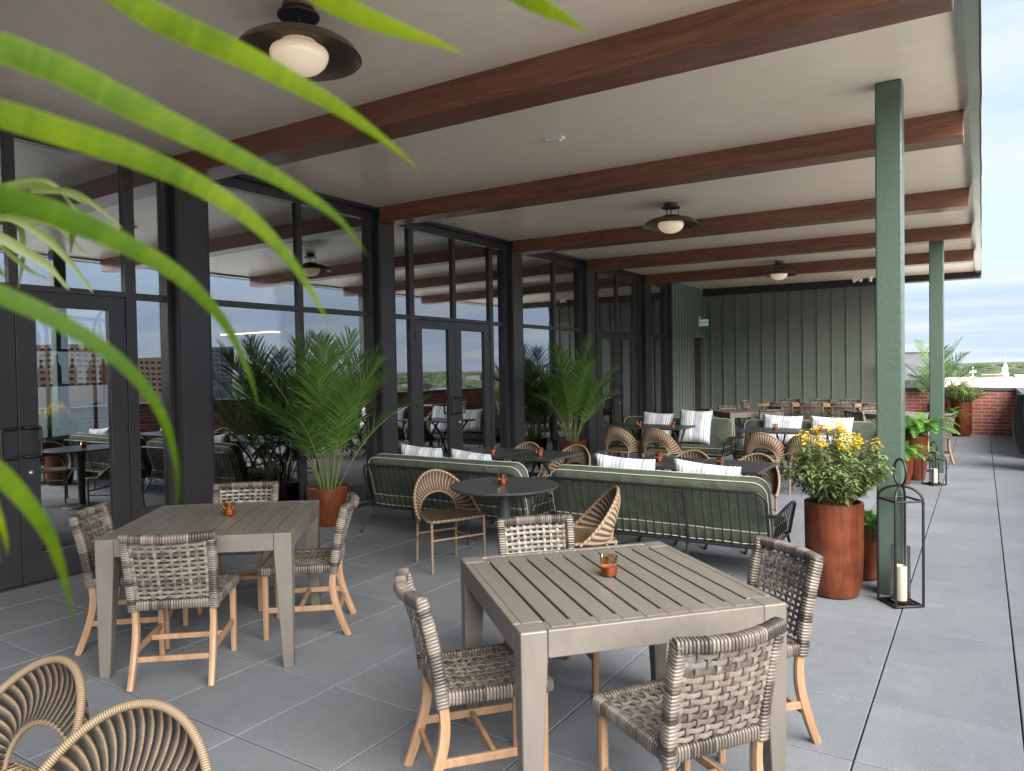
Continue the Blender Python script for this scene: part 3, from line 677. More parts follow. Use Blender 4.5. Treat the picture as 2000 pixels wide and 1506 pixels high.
flat_building('bounce_roof', 'unseen pale flat roof added below the parapet to bounce light onto the ceiling', 2.6, 70, -60, 40, -3.0, pale, white_roof)  # unseen block, added so its pale roof throws light up onto the canopy ceiling
office('tan brick office block across the city, mirrored in the near door glass', 420, 128, 186, 13.5, 30, tanb, 7, 14, og)
office('taller tan brick office wing mirrored right of the bottles', 430, 190, 236, 19, 30, tanb, 7, 12, og)
office('grey concrete tower mirrored left of the first palm', 440, 305, 335, 20, 24, greyb, 8, 8, og)
office('tan brick annex mirrored beside the near post', 415, 238, 285, 11, 26, tanb, 6, 12, og)
rnd = random.Random(21)
for k in range(26):
    x = rnd.uniform(60, 900); y = rnd.uniform(60, 1000); s = rnd.uniform(8, 26)
    if math.hypot(x, y) < 150 or x < 40: continue
    flat_building('distant_building', 'pale low building among the trees beyond the street', x, x + s, y, y + s * rnd.uniform(.6, 1.6), rnd.uniform(-19, -10), [pale, greyb, redb, tanb][k % 4], [white_roof, greyb][k % 2], 'buildings scattered to the horizon')
# tree cover to the horizon: one mass of crowns
mb = MB(); rnd = random.Random(9)
def crown(cx, cy, r, h, z):
    n = 6; b = len(mb.v); tn = rnd.random()
    rows = [(.55, 0), (1, .35), (.8, .72), (.3, .97)]
    for (rr, zz) in rows:
        for k in range(n):
            a = 2 * PI * (k + rnd.random() * .5) / n; q = r * rr * rnd.uniform(.75, 1.2); mb.v.append((cx + q * math.cos(a), cy + q * math.sin(a), z + h * zz * rnd.uniform(.9, 1.1)))
    for i in range(3):
        for k in range(n):
            k2 = (k + 1) % n; mb.face([b + i * n + k, b + i * n + k2, b + (i + 1) * n + k2, b + (i + 1) * n + k], min(1, max(0, tn + rnd.uniform(-.15, .15))))
    mb.face([b + 3 * n + k for k in range(n)], tn)
for k in range(5200):
    d = 260 * (14 ** rnd.random()); a = rnd.uniform(R(-14), R(112))
    x, y = d * math.sin(a), d * math.cos(a); sc = 1 + d / 900
    if 40 < y < 200 and -40 < x < 8: continue
    if abs(x - 13.3 * y / 600) < 12 and y < 600: continue
    crown(x, y, rnd.uniform(5, 9) * sc, rnd.uniform(8, 12) + 2 * (d > 2500), -26)
o = mb.build('distant_trees', tone_mat('woodland', [(0, (.03, .05, .022)), (.5, (.055, .085, .036)), (1, (.09, .125, .05))], .9)); o['kind'] = 'stuff'; o['label'] = 'dark green wooded horizon beyond the rooftops'
hb = MB()
def hill(u, v):
    a = R(-16) + u * R(132); d = 3600 + 1400 * v
    h = 13 + 2.2 * math.sin(a * 9) + 1.6 * math.sin(a * 23 + 1) + 1.0 * math.sin(a * 57)
    return (d * math.sin(a), d * math.cos(a), -26 + (h if v > 0 else 0) * (1 if v > 0 else 0))
hb.grid(hill, 160, 2); structure(hb.build('hills', mat('wooded_hills', (.05, .075, .045), .95, var=.4, vscale=.02)))
# rooftop equipment behind the parapet
ru = thing('rooftop_unit', 'grey rooftop unit with a pale framed panel standing behind the brick parapet', 'rooftop unit', (-1.9, 24, -.2))
MB().box(-1.2, .95, 0, 1.2, 0, 1.35).build('housing', M['coping'], ru, bevel=.02)
fr = MB(); fr.box(-.62, -.58, .3, .36, 1.36, 2.15); fr.box(.78, .82, .3, .36, 1.36, 2.15); fr.box(-.58, .78, .3, .36, 2.11, 2.15); fr.build('panel_frame', M['coping'], ru)
MB().box(-.578, .778, .31, .35, 1.36, 2.108).build('panel', mat('pale_panel', (.20, .22, .25), .4, var=.25, vscale=3), ru)
MB().box(-1.15, -.75, .3, .6, 1.36, 2.0).build('duct', M['steel'], ru)
pl = thing('roof_antenna', 'thin white antenna mast on the white roof beyond the far planter', 'antenna', (-1.3, 150, -2))
MB().tube([(0, 0, 0), (0, 0, 2.6)], .12, 6).build('mast', M['white'], pl); MB().box(-.5, .5, -.1, .1, 1.6, 2.0).build('antenna_panel', M['white'], pl); MB().box(-.35, .35, -.1, .1, .6, .9).build('antenna_panel', M['white'], pl)
# draped grill by the right wall
gc = thing('covered_grill', 'black fabric covered grill at the right edge of the walkway', 'covered grill', (.885, 13.6, 0))
mb = MB()
def drape(u, v):
    a = 2 * PI * u; z = .25 + .90 * min(1, v / .8) if v < .8 else 1.15 + .03 * (v - .8) / .2
    k = 1 if v < .8 else 1 - (v - .8) / .2
    bul = 1 + .16 * math.sin(PI * min(1, v / .8)) ** 1.2 - .05 * (v < .1); fold = 1 + .035 * math.sin(a * 9 + v * 3) * (1 - .5 * v)
    c, s_ = math.cos(a), math.sin(a); e = .5
    return (math.copysign(abs(c) ** e, c) * .42 * bul * fold * k, math.copysign(abs(s_) ** e, s_) * .34 * bul * fold * k, z)
mb.grid(drape, 48, 20); mb.build('cover', M['cover'], gc, solid=.004)
for x in (-.3, .3):
    for y in (-.22, .22): MB().tube([(x, y, 0), (x, y, .35)], .018, 8).build('leg', M['wire'], gc)
# ------------------------------------------------------------------ furniture makers (local +Y = the way a sitter faces)
def resample(pts, ds):
    pts = [Vector(p) for p in pts]; out = [pts[0].copy()]; acc = 0; need = ds[0]; k = 0
    cum = [0]
    for a, b in zip(pts, pts[1:]): cum.append(cum[-1] + (b - a).length)
    return pts, cum
def at_len(pts, cum, s):
    s = max(0, min(cum[-1], s))
    for i in range(len(cum) - 1):
        if s <= cum[i + 1] + 1e-9:
            t = (s - cum[i]) / max(1e-9, cum[i + 1] - cum[i]); return pts[i].lerp(pts[i + 1], t)
    return pts[-1].copy()
def wrapped(mb, path, pitch, sq, up, rnd, n=10):
    """a rail bound with flat wicker: one bulge and one tone per turn"""
    pts, cum = resample(path, [1]); L = cum[-1]; turns = max(2, round(L / pitch)); P = []; rr = []; tn = []; tone = rnd.uniform(.3, .8)
    for k in range(turns):
        if rnd.random() < .45: tone = rnd.choice([.18, .34, .45, .56, .66, .76]) + rnd.uniform(-.06, .06)
        j = rnd.uniform(.97, 1.04)
        for f, q in ((.0, .83), (.16, .975), (.5, 1.03), (.84, .975)):
            P.append(at_len(pts, cum, L * (k + f) / turns)); rr.append(q * j); tn.append(tone if f else tone - .5)
    P.append(pts[-1]); rr.append(.88); tn.append(tone)
    mb.tube(P, rr, n, tones=tn, sq=sq, up=up)
def weave(mb, fn, nu, nv, wu, wv, th, amp, nrm, rnd):
    """nu strands running along v, nv strands running along u, over-under"""
    def run(count, other, w, along_v):
        for i in range(count):
            a = (i + .5) / count; pts = []; tones = []; base = rnd.choice([.35, .5, .62, .72, .8]); m = other * 3
            for k in range(m + 1):
                b = k / m; ph = math.cos(PI * (b * other - .5)) if True else 0
                sg = 1 if (i % 2 == 0) ^ along_v else -1
                off = sg * amp * math.sin(PI * (b * other)) if False else sg * amp * math.cos(PI * (b * other - .5)) 
                p = Vector(fn(a, b) if along_v else fn(b, a)) + Vector(nrm) * off
                pts.append(p); tones.append(base + rnd.uniform(-.1, .1))
            mb.tube(pts, 1.0, 6, tones=tones, sq=(th, w), up=nrm, caps=False)
    run(nu, nv, wu, True); run(nv, nu, wv, False)
def woven_chair():
    rnd = random.Random(31); t = thing('woven_chair', '', 'chair')
    fw, bw, fy, by, sz = .222, .207, .215, -.215, .432
    s = MB(); def_s = lambda u, v: ((-1 + 2 * u) * (bw + (fw - bw) * v), by + (fy - by) * v, sz + .017 - .014 * math.sin(PI * u) * math.sin(PI * v))
    weave(s, def_s, 10, 13, .0094, .0082, .0030, .0042, (0, 0, 1), rnd); s.build('seat', M['taupe'], t)
    r = MB()
    wrapped(r, [(-fw - .012, fy, sz), (fw + .012, fy, sz)], .0140, (.027, .023), (0, 0, 1), rnd)
    for sg in (-1, 1): wrapped(r, [(sg * bw, by, sz), (sg * fw, fy, sz)], .0140, (.027, .023), (0, 0, 1), rnd)
    wrapped(r, [(-bw, by - .005, sz - .003), (bw, by - .005, sz - .003)], .0140, (.027, .023), (0, 0, 1), rnd)
    r.build('seat_rim', M['taupe'], t)
    def bk(u, v):
        x = (-1 + 2 * u) * (bw - .006 + .01 * v); return (x, by - .012 - .072 * v - .045 * (1 - (x / .22) ** 2) * (.25 + .75 * v), .462 + .345 * v)
    b = MB(); weave(b, bk, 10, 13, .0092, .0080, .0030, .0042, (0, 1, .2), rnd); b.build('backrest', M['taupe'], t)
    f = MB()
    for sg in (-1, 1): wrapped(f, bez([(sg * (bw + .003), by - .006, .402), (sg * (bw + .006), by - .025, .55), (sg * (bw + .010), by - .055, .70), (sg * (bw + .013), by - .088, .822)], 6), .0135, (.027, .024), (0, 1, 0), rnd)
    wrapped(f, bez([(-bw - .030, by - .084, .812), (-.11, by - .118, .809), (0, by - .130, .808), (.11, by - .118, .809), (bw + .030, by - .084, .812)], 8), .0140, (.024, .026), (0, 0, 1), rnd)
    f.build('back_frame', M['taupe'], t)
    for sg in (-1, 1):
        MB().tube([(sg * .205, .198, 0), (sg * .205, .198, .41)], [.9, 1.05], 8, sq=(.0185, .0185), up=(0, 1, 0), smooth=False).build('leg', M['teak'], t)
        MB().tube(bez([(sg * .205, -.305, 0), (sg * .203, -.262, .11), (sg * .200, -.222, .24), (sg * .200, -.212, .33), (sg * .200, -.218, .41)], 4), [1, 1, 1.02, 1.05, 1.08, 1.1, 1.1, 1.12, 1.12, 1.12, 1.1, 1.08, 1.06, 1.05, 1.04, 1.03, 1.03][:17], 8, sq=(.021, .0165), up=(0, 1, 0), smooth=False).build('leg', M['teak'], t)
        MB().box(sg * .203 - .009, sg * .203 + .009, -.225, .182, .165, .198).build('stretcher', M['teak'], t, bevel=.003)
    MB().box(-.192, .192, -.02, .0, .167, .196).build('stretcher', M['teak'], t, bevel=.003)
    MB().box(-.186, .186, -.254, -.236, .13, .158).build('stretcher', M['teak'], t, bevel=.003)
    return t
def fan_chair(near=False):
    sfx = '2' if near else ''
    c, cs, cw = M['cane' + sfx], M['caneseat' + sfx], M['canewrap' + sfx]
    t = thing('fan_back_chair', '', 'chair')
    zs = .425; ribs = 30 if near else 27
    def outer(th): return Vector((.285 * math.cos(th), .085 - .325 * math.sin(th) ** .8, zs + .355 * math.sin(th)))
    def inner(th): return Vector((.178 * math.cos(th), -.155 - .035 * math.sin(th), zs + .008 + .168 * math.sin(th)))
    def shell(u, v):
        th = PI * (1 - u); a, b = inner(th), outer(th); p = a.lerp(b, v)
        cen = Vector((0, .35, zs + .25)); d = (p - cen).normalized()
        p = p + d * (.035 * math.sin(PI * v))
        rib = .5 + .5 * math.cos(2 * PI * u * ribs); return p - d * (.0075 * rib)
    mb = MB(); mb.grid(shell, ribs * 6, 12); mb.build('backrest', c, t, solid=.008)
    mb = MB(); mb.tube([outer(PI * k / 40) + Vector((0, .0, .0)) for k in range(41)], .0125, 10); mb.build('outer_hoop', cw, t)
    mb = MB(); mb.tube([inner(PI * k / 30) for k in range(31)], .010, 10); mb.build('inner_hoop', cw, t)
    def seat(u, v):
        y = -.185 + .42 * v; hw = .185 + .075 * v - .03 * max(0, v - .85) / .15
        x = (-1 + 2 * u) * hw; rib = .5 + .5 * math.cos(2 * PI * u * 13)
        return (x, y, zs + .004 - .012 * math.sin(PI * u) * math.sin(PI * v) + .004 * rib)
    mb = MB(); mb.grid(seat, 78, 16); mb.build('seat', cs, t, solid=.008)
    ring = [(-.188, -.19, zs), (.188, -.19, zs), (.225, .02, zs), (.262, .20, zs), (.235, .245, zs), (0, .255, zs), (-.235, .245, zs), (-.262, .20, zs), (-.225, .02, zs)]
    mb = MB(); mb.tube(ring, .012, 8, closed=True); mb.build('seat_rim', cw, t)
    for sg in (-1, 1):
        MB().tube([(sg * .245, .232, 0), (sg * .243, .225, zs)], .0125, 8).build('leg', cw, t)
        MB().tube([(sg * .19, -.205, 0), (sg * .185, -.185, zs)], .0125, 8).build('leg', cw, t)
    MB().tube([(-.244, .23, .27), (.244, .23, .27)], .010, 8).build('rung', cw, t)
    MB().tube([(-.188, -.195, .25), (.188, -.195, .25)], .010, 8).build('rung', cw, t)
    for sg in (-1, 1): MB().tube([(sg * .244, .225, .22), (sg * .188, -.19, .22)], .008, 8).build('rung', cw, t)
    return t
def rr_outline(w, h, r, n=6):
    pts = []
    for (cx, cy, a0) in ((w / 2 - r, h / 2 - r, 0), (-w / 2 + r, h / 2 - r, 90), (-w / 2 + r, -h / 2 + r, 180), (w / 2 - r, -h / 2 + r, 270)):
        for k in range(n + 1):
            a = R(a0 + 90 * k / n); pts.append((cx + r * math.cos(a), cy + r * math.sin(a)))
    return pts
def slab(name, w, h, th, r, M4, material, parent, bulge=.02, pipe=True, seed=1):
    """upholstered slab: rounded outline in XY, thickness along Z, crowned faces, piped edges"""
    mb = MB(); n = 6; ns = 22
    def ring(inset, z):
        o = rr_outline(w - 2 * inset, h - 2 * inset, max(.012, r - inset * .6), n)
        # densify long sides
        out_ = []
        for i, p in enumerate(o):
            q = o[(i + 1) % len(o)]; d = math.hypot(q[0] - p[0], q[1] - p[1]); k = max(1, int(d / .07))
            out_ += [(p[0] + (q[0] - p[0]) * j / k, p[1] + (q[1] - p[1]) * j / k) for j in range(k)]
        return out_, z
    base, _ = ring(0, 0); m = len(base)
    def scaled(inset, z, wob=0):
        pts = []
        for (x, y) in base:
            sx = (w / 2 - inset) / (w / 2); sy = (h / 2 - inset) / (h / 2)
            wz = wob * mnoise.noise(Vector((x * 6 + seed, y * 6, z * 9)))
            pts.append(Vector((x * sx, y * sy, z + wz)))
        return pts
    rings = []
    h2 = th / 2
    for ins, z in ((.42 * min(w, h), h2 + bulge), (.28 * min(w, h), h2 + bulge * .93), (.16 * min(w, h), h2 + bulge * .75), (.07 * min(w, h), h2 + bulge * .42), (.022, h2 + .002), (.004, h2 - .012), (-.004, h2 * .35), (-.004, -h2 * .35), (.004, -h2 + .012), (.022, -h2 - .002), (.07 * min(w, h), -h2 - bulge * .42), (.16 * min(w, h), -h2 - bulge * .75), (.42 * min(w, h), -h2 - bulge)):
        rings.append(scaled(ins, z, .006))
    b0 = 0
    for rg in rings:
        for p in rg: mb.v.append(tuple(M4 @ p))
    for i in range(len(rings) - 1):
        for k in range(m): k2 = (k + 1) % m; mb.face([i * m + k, (i + 1) * m + k, (i + 1) * m + k2, i * m + k2], None, True)
    mb.face([k for k in range(m)], None, True); mb.face([(len(rings) - 1) * m + k for k in reversed(range(m))], None, True)
    o = mb.build(name, material, parent)
    if pipe:
        for zz in (h2 - .010, -h2 + .010):
            p = MB(); p.tube([M4 @ (v + Vector((0, 0, 0))) for v in scaled(-.001, zz, .006)], .0042, 6, closed=True); p.build('piping', M['piping'], o)
    return o
def sofa():
    t = thing('wire_sofa', '', 'sofa'); W = .945
    bz, by, tz, ty = .27, -.30, .715, -.425          # bottom and top rail of the back
    def bk(f): return by + (ty - by) * f, bz + (tz - bz) * f
    fr = MB(); r = .0125
    y0, z0 = bk(0); y1, z1 = bk(1)
    path = [(-W, y0, z0)] + [(-W, bk(.3)[0], bk(.3)[1]), (-W, bk(.8)[0], bk(.8)[1])]
    c = .09
    arc = []
    for k in range(7):
        a = R(180 - 15 * k); f = (1 - c / (tz - bz)) + math.sin(a) * c / (tz - bz); yy, zz = bk(f); arc.append((-W + c + c * math.cos(a), yy, zz))
    left = [(-W, y0, z0)] + arc; right = [(-x, y, z) for (x, y, z) in reversed(left)]
    fr.tube(left + right, r, 8)
    fr.tube([(-W, y0, z0), (W, y0, z0)], .010, 8)
    nw = 27
    for k in range(1, nw):
        x = -W + 2 * W * k / nw; d = W - abs(x); f1 = 1 if d > c else (1 - c / (tz - bz)) + math.sqrt(max(0, c * c - (c - d) ** 2)) / (tz - bz)
        yy, zz = bk(f1); fr.tube([(x, y0, z0 - .004), (x, yy, zz)], .0115 if k in (9, 18) else .0058, 6, smooth=True)
    fr.build('back_frame', M['wire'], t)
    sf = MB(); sf.tube([(-W, by, bz), (W, by, bz), (W, .36, bz), (-W, .36, bz)], .0125, 8, closed=True)
    for k in range(1, 12): x = -W + 2 * W * k / 12; sf.tube([(x, by, bz), (x, .36, bz)], .005, 6)
    sf.build('seat_frame', M['wire'], t)
    for sg in (-1, 1):
        a = MB(); x = sg * W; xo = sg * (W + .05)
        top = bez([(x, bk(.62)[0], bk(.62)[1]), (sg * (W + .015), -.33, .535), (sg * (W + .04), -.24, .52), (xo, 0, .545), (xo, .24, .55), (xo, .335, .525), (sg * (W + .03), .375, .45), (x, .36, bz)], 5)
        a.tube(top, .0115, 8)
        for k in range(1, 9):
            y = -.27 + .6 * k / 9
            p = min(top, key=lambda q: abs(q.y - y) + (0 if q.z > .45 else 1)); a.tube([(x, y, bz), (p.x, y, p.z)], .0042, 6)
        a.build('arm', M['wire'], t)
        MB().tube([(sg * (W + .05), -.40, .008), (sg * (W - .01), -.27, bz)], [.009, .012], 8).tube([(sg * (W + .05), -.40, 0), (sg * (W + .05), -.40, .012)], .016, 8).build('leg', M['wire'], t)
        MB().tube([(sg * (W + .03), .40, .008), (sg * (W - .01), .33, bz)], [.009, .012], 8).tube([(sg * (W + .03), .40, 0), (sg * (W + .03), .40, .012)], .016, 8).build('leg', M['wire'], t)
        MB().tube([(sg * .30, -.31, .008), (sg * .30, -.285, bz)], [.009, .012], 8).tube([(sg * .30, -.31, 0), (sg * .30, -.31, .012)], .016, 8).build('leg', M['wire'], t)
    slab('seat_cushion', 1.85, .68, .115, .05, Matrix.Translation((0, .043, bz + .075)), M['cushion'], t, .018, seed=2)
    lean = math.atan2(ty - by, tz - bz)
    mt = Matrix.Translation((0, -.238, .535)) @ Matrix.Rotation(R(90) - lean * 1.0, 4, 'X')
    slab('back_cushion', 1.87, .54, .125, .11, mt, M['cushion'], t, .02, seed=5)
    return t
def pillow():
    mb = MB(); w, h, T = .47, .45, .17
    def side(sg):
        def fn(u, v):
            a, b = -1 + 2 * u, -1 + 2 * v
            k = max(0, (1 - a ** 4) * (1 - b ** 4)) ** .5
            x = a * w / 2 * (1 - .055 * (1 - b * b)); z = b * h / 2 * (1 - .075 * (1 - a * a))
            wr = .008 * mnoise.noise(Vector((x * 11, z * 11, sg * 3.0))) * k
            y = sg * (T / 2 * k + wr) + .01 * math.sin(b * 2)
            return (x, y, z + h / 2)
        return fn
    mb.grid(side(1), 26, 22); mb.grid(side(-1), 26, 22, flip=True)
    return mb.build('striped_pillow', M['linen'])
def slat_table():
    t = thing('slatted_table', '', 'table'); L = .525; H = .77; g = .0012
    for sx in (-1, 1):
        for sy in (-1, 1):
            def q(s, z, e): return [(sx * (L - s) if i in (0, 3) else sx * L, sy * (L - s) if i in (0, 1) else sy * L, z) for i in range(4)]
            top = [(sx * (L - .098), sy * (L - .098), H), (sx * L, sy * (L - .098), H), (sx * L, sy * L, H), (sx * (L - .098), sy * L, H)]
            md = [(x, y, .66) for (x, y, z) in top]
            bot = [(sx * (L - .060), sy * (L - .060), 0), (sx * (L - .004), sy * (L - .060), 0), (sx * (L - .004), sy * (L - .004), 0), (sx * (L - .060), sy * (L - .004), 0)]
            if sx * sy < 0: top, md, bot = top[::-1], md[::-1], bot[::-1]
            mb = MB(); b = len(mb.v); mb.v += bot + md + top
            mb.face([3, 2, 1, 0]); mb.face([8, 9, 10, 11])
            for lv in (0, 4):
                for k in range(4): k2 = (k + 1) % 4; mb.face([lv + k, lv + k2, lv + 4 + k2, lv + 4 + k])
            mb.build('leg', M['slatleg'], t, bevel=.006)
    for sg in (-1, 1):
        for ax in (0, 1):
            mb = MB(); a, b = -L + .098 + g, L - .098 - g
            if ax == 0: mb.box(a, b, sg * L - (.030 if sg > 0 else 0), sg * L + (.030 if sg < 0 else 0), .672, H - .0005)
            else: mb.box(sg * L - (.030 if sg > 0 else 0), sg * L + (.030 if sg < 0 else 0), a, b, .672, H - .0005)
            mb.build('apron', M['slat'], t, bevel=.004)
    mb = MB(); e = L - .0315; n = 11; gap = .012; wd = (2 * e - (n - 1) * gap) / n; rnd = random.Random(4)
    for k in range(n):
        y0 = -e + k * (wd + gap); xx = L - .0985 if (k == 0 or k == n - 1) else L - .0315
        mb.box(-xx, xx, y0, y0 + wd, H - .026, H - .001 - rnd.uniform(0, .0006))
    mb.build('slat_top', M['slat'], t, bevel=.003)
    mb = MB()
    for x in (-L + .065, L - .065): mb.box(x - .033, x + .033, -e, e, H - .024, H - .0035)
    mb.build('end_board', M['slat'], t)
    MB().box(-L + .1, L - .1, -L + .04, L - .04, .685, .71).build('underframe', M['blacker'], t)
    return t
def black_table(w=.64, d=.72):
    t = thing('bistro_table', '', 'table'); H = .745
    MB().box(-w / 2 + .002, w / 2 - .002, -d / 2, d / 2, H - .026, H).build('table_top', M['iron'], t, bevel=.004)
    for sx in (-1, 1):
        x = sx * (w / 2 - .14); mb = MB()
        for sy in (-1, 1): mb.tube(bez([(x, sy * .30, H - .03), (x, sy * .20, .64), (x, sy * .055, .47), (x, sy * .022, .33), (x, sy * .10, .16), (x, sy * .29, .0)], 4), 1, 8, sq=(.010, .018), up=(1, 0, 0))
        mb.build('trestle', M['wire'], t)
    MB().tube([(-w / 2 + .14, 0, .40), (w / 2 - .14, 0, .40)], .013, 8).build('crossbar', M['wire'], t)
    MB().box(-w / 2 + .10, w / 2 - .10, -.02, .02, H - .045, H - .027).build('rail', M['wire'], t)
    return t
def round_table():
    t = thing('round_table', 'round charcoal pedestal table between the two fan back chairs', 'table'); H = .745
    MB().lathe([(0, H - .022), (.42, H - .022), (.435, H - .012), (.435, H - .004), (.431, H), (0, H)], 72, smooth=False).build('table_top', M['iron'], t)
    MB().lathe([(.038, .03), (.040, .2), (.046, .45), (.052, H - .06), (.052, H - .022)], 24).build('pedestal', M['iron'], t)
    MB().lathe([(0, 0), (.24, 0), (.245, .008), (.235, .016), (.06, .034), (0, .036)], 40).build('base', M['iron'], t)
    return t
def votive():
    t = thing('candle_cup', '', 'candle')
    MB().lathe([(0, 0), (.032, 0), (.0345, .006), (.0375, .086), (.0362, .0862)], 24).build('amber_cup', M['amber'], t)
    MB().lathe([(0, .0025), (.0325, .0035), (.0335, .040), (.02, .038), (0, .039)], 20).build('wax', mat('orange_wax', (.78, .36, .15), .5, var=.03) if 'owax' not in M else M['owax'], t)
    return t
M['owax'] = mat('orange_wax', (.42, .21, .09), .5, var=.03)
def lantern(hp, hd, hr, cd, gl):
    """hp post height, hd dome rise, hr ring outer height, cd candle height, gl glass height"""
    t = thing('lantern', '', 'lantern'); a = .100; r = .0088; w = M['wire']
    mb = MB(); mb.tube([(-a, -a, r), (a, -a, r), (a, a, r), (-a, a, r)], r, 8, closed=True); mb.tube([(-a, -a, r), (a, a, r)], r * .8, 6); mb.tube([(-a, a, r), (a, -a, r)], r * .8, 6); mb.build('base_frame', w, t)
    mb = MB()
    for sx in (-1, 1):
        for sy in (-1, 1):
            p = [(sx * a, sy * a, r)] + [(sx * a, sy * a, hp * .5)]
            for k in range(9):
                th = R(90 * k / 8); q = math.cos(th); p.append((sx * a * q, sy * a * q, hp + hd * math.sin(th)))
            mb.tube(p, r, 8)
    mb.tube([(-a, -a, hp), (a, -a, hp), (a, a, hp), (-a, a, hp)], r * .85, 8, closed=True)
    mb.build('cage', w, t)
    k_ = hr / 2; mb = MB(); mb.tube([(k_ * .72 * math.cos(2 * PI * k / 28), 0, hp + hd + k_ + k_ * math.sin(2 * PI * k / 28)) for k in range(28)], r * .95, 8, closed=True, up=(0, 1, 0)); mb.build('ring', w, t)
    MB().lathe([(0, .02), (.072, .02), (.074, .034), (.070, .034), (.068, .026), (0, .026)], 32).build('dish', w, t)
    MB().lathe([(.062, .03), (.062, gl), (.0605, gl)], 32).build('glass_chimney', M['clear'], t)
    MB().lathe([(0, .028), (.041, .028), (.0415, cd - .006), (.039, cd + .004), (.030, cd - .008), (0, cd - .014)], 28).build('pillar_candle', M['candle'], t)
    return t
def pot(parent, r, h, taper=.9, rnd_bottom=True):
    prof = [(0, 0), (r * .62, 0), (r * .78 * (taper + .1), .010), (r * .90 * taper, .045), (r * .97 * taper + .002, .11), (r * (taper + (1 - taper) * .45), h * .4), (r, h - .02), (r, h - .004), (r - .006, h), (r - .020, h), (r - .024, h - .01), (r - .024, h - .06), (0, h - .055)]
    return MB().lathe(prof, 48).build('pot', M['corten'], parent)
def mulch(parent, r, z, seed):
    rnd = random.Random(seed); mb = MB(); mb.lathe([(r, -.015), (r * .6, .0), (0, .005)], 20, (0, 0, z), tone=.2)
    for k in range(160):
        a = rnd.uniform(0, 2 * PI); q = r * math.sqrt(rnd.random()) * .95; L = rnd.uniform(.012, .035); m4 = Matrix.Translation((q * math.cos(a), q * math.sin(a), z + .006)) @ Matrix.Rotation(rnd.uniform(0, 6), 4, 'Z') @ Matrix.Rotation(rnd.uniform(-.5, .5), 4, 'X')
        mb.box(-L, L, -.006, .006, -.003, .004, m4, rnd.random())
    return mb.build('mulch', M['soil'], parent)
def frond(leaf, stalk, base, az, elev, L, droop, n, ll, wd, rnd, bare=.35, r0=.009, tone=.5, flop=.5, phi0=62, phi1=24, arch=1.5, pdroop=.5):
    m = 22; P = [Vector(base)]; T = []
    for k in range(m):
        s = (k + .5) / m; e = elev - droop * s ** arch; d = Vector((math.cos(az) * math.cos(e), math.sin(az) * math.cos(e), math.sin(e))); T.append(d); P.append(P[-1] + d * (L / m))
    T.append(T[-1]); S = Vector((-math.sin(az), math.cos(az), 0))
    stalk.tube(P, [r0 * (1 - .8 * k / m) for k in range(m + 1)], 5, tones=[max(0, min(1, .25 + .6 * k / m)) for k in range(m + 1)])
    for k in range(n):
        s = bare + (1 - bare) * (k + .5) / n; i = min(m - 1, int(s * m)); f = s * m - i; p = P[i].lerp(P[i + 1], f); tt = T[i]; t_ = (s - bare) / (1 - bare)
        up = S.cross(tt).normalized(); up = -up if up.z < 0 else up
        prof = (math.sin(PI * (.10 + .86 * t_))) ** .7
        for sd in (-1, 1):
            l = ll * prof * rnd.uniform(.85, 1.12); ph = R(phi0 + (phi1 - phi0) * t_ + rnd.uniform(-7, 7))
            d = (tt * math.cos(ph) + S * sd * math.sin(ph) + up * rnd.uniform(.05, .30)).normalized()
            pts = [p]; q = p; dd = d.copy()
            for j in range(3):
                q = q + dd * (l / 3); pts.append(q); dd = (dd + Vector((0, 0, -flop * (.25 + .35 * j) * rnd.uniform(.5, 1.4)))).normalized()
            sv = d.cross(up).normalized()
            leaf.ribbon(pts, [wd * .7, wd, wd * .8, wd * .08], sv, .18, tone=max(0, min(1, tone + rnd.uniform(-.25, .25) + .15 * t_)), nrm=up, smooth=True)
def palm(label, loc, potr, poth, n, Lr, seed, spread=1.0, lead=.0, cat='palm', rz=0):
    t = thing('potted_palm', label, cat, loc, rz); rnd = random.Random(seed)
    MB().lathe([(0, 0), (potr * .80, 0), (potr * .84, .01), (potr * .97, poth * .7), (potr, poth - .05), (potr, poth), (potr - .018, poth), (potr - .022, poth - .05), (0, poth - .05)], 40).build('pot', M['corten'], t)
    mulch(t, potr - .024, poth - .04, seed)
    for k in range(n):
        lf, stk = MB(), MB(); az = 2 * PI * (k * .381966 + rnd.uniform(-.05, .05)); q = k / (n - 1)
        el = R(86 - 34 * q * spread + rnd.uniform(-4, 4)); L = Lr * (1 - .28 * q) * rnd.uniform(.92, 1.06)
        b = (.05 * math.cos(az) * (1 + q), .05 * math.sin(az) * (1 + q), poth - .05)
        frond(lf, stk, b, az, el, L, R(28 + 62 * q) * spread, 38, .36 * Lr / 1.7 + .04, .0145, rnd, bare=.36 - .06 * q, r0=.010, tone=rnd.uniform(.3, .7), flop=.28, arch=1.7)
        o = lf.build('frond', M['leafp'], t); stk.build('stalk', M['stalk'], o)
    return t
def fern_into(t, z, n, L, seed, rad=.05):
    rnd = random.Random(seed)
    for k in range(n):
        lf, stk = MB(), MB(); az = 2 * PI * (k * .381966 + rnd.uniform(-.06, .06)); q = rnd.random()
        frond(lf, stk, (rad * math.cos(az), rad * math.sin(az), z), az, R(82 - 40 * q), L * rnd.uniform(.7, 1.1), R(85 + 50 * rnd.random()), 36, L * .15, L * .020, rnd, bare=.10, r0=.0028, tone=rnd.uniform(.25, .8), flop=.15, phi0=82, phi1=62, arch=1.2)
        o = lf.build('fern_frond', M['fern'], t); stk.build('stalk', M['stalk'], o)
def fern_pot(label, loc, r, h, n, L, seed, taper=.88):
    t = thing('fern_planter', label, 'planter', loc); pot(t, r, h, taper); mulch(t, r - .025, h - .045, seed); fern_into(t, h - .045, n, L, seed, r * .35); return t
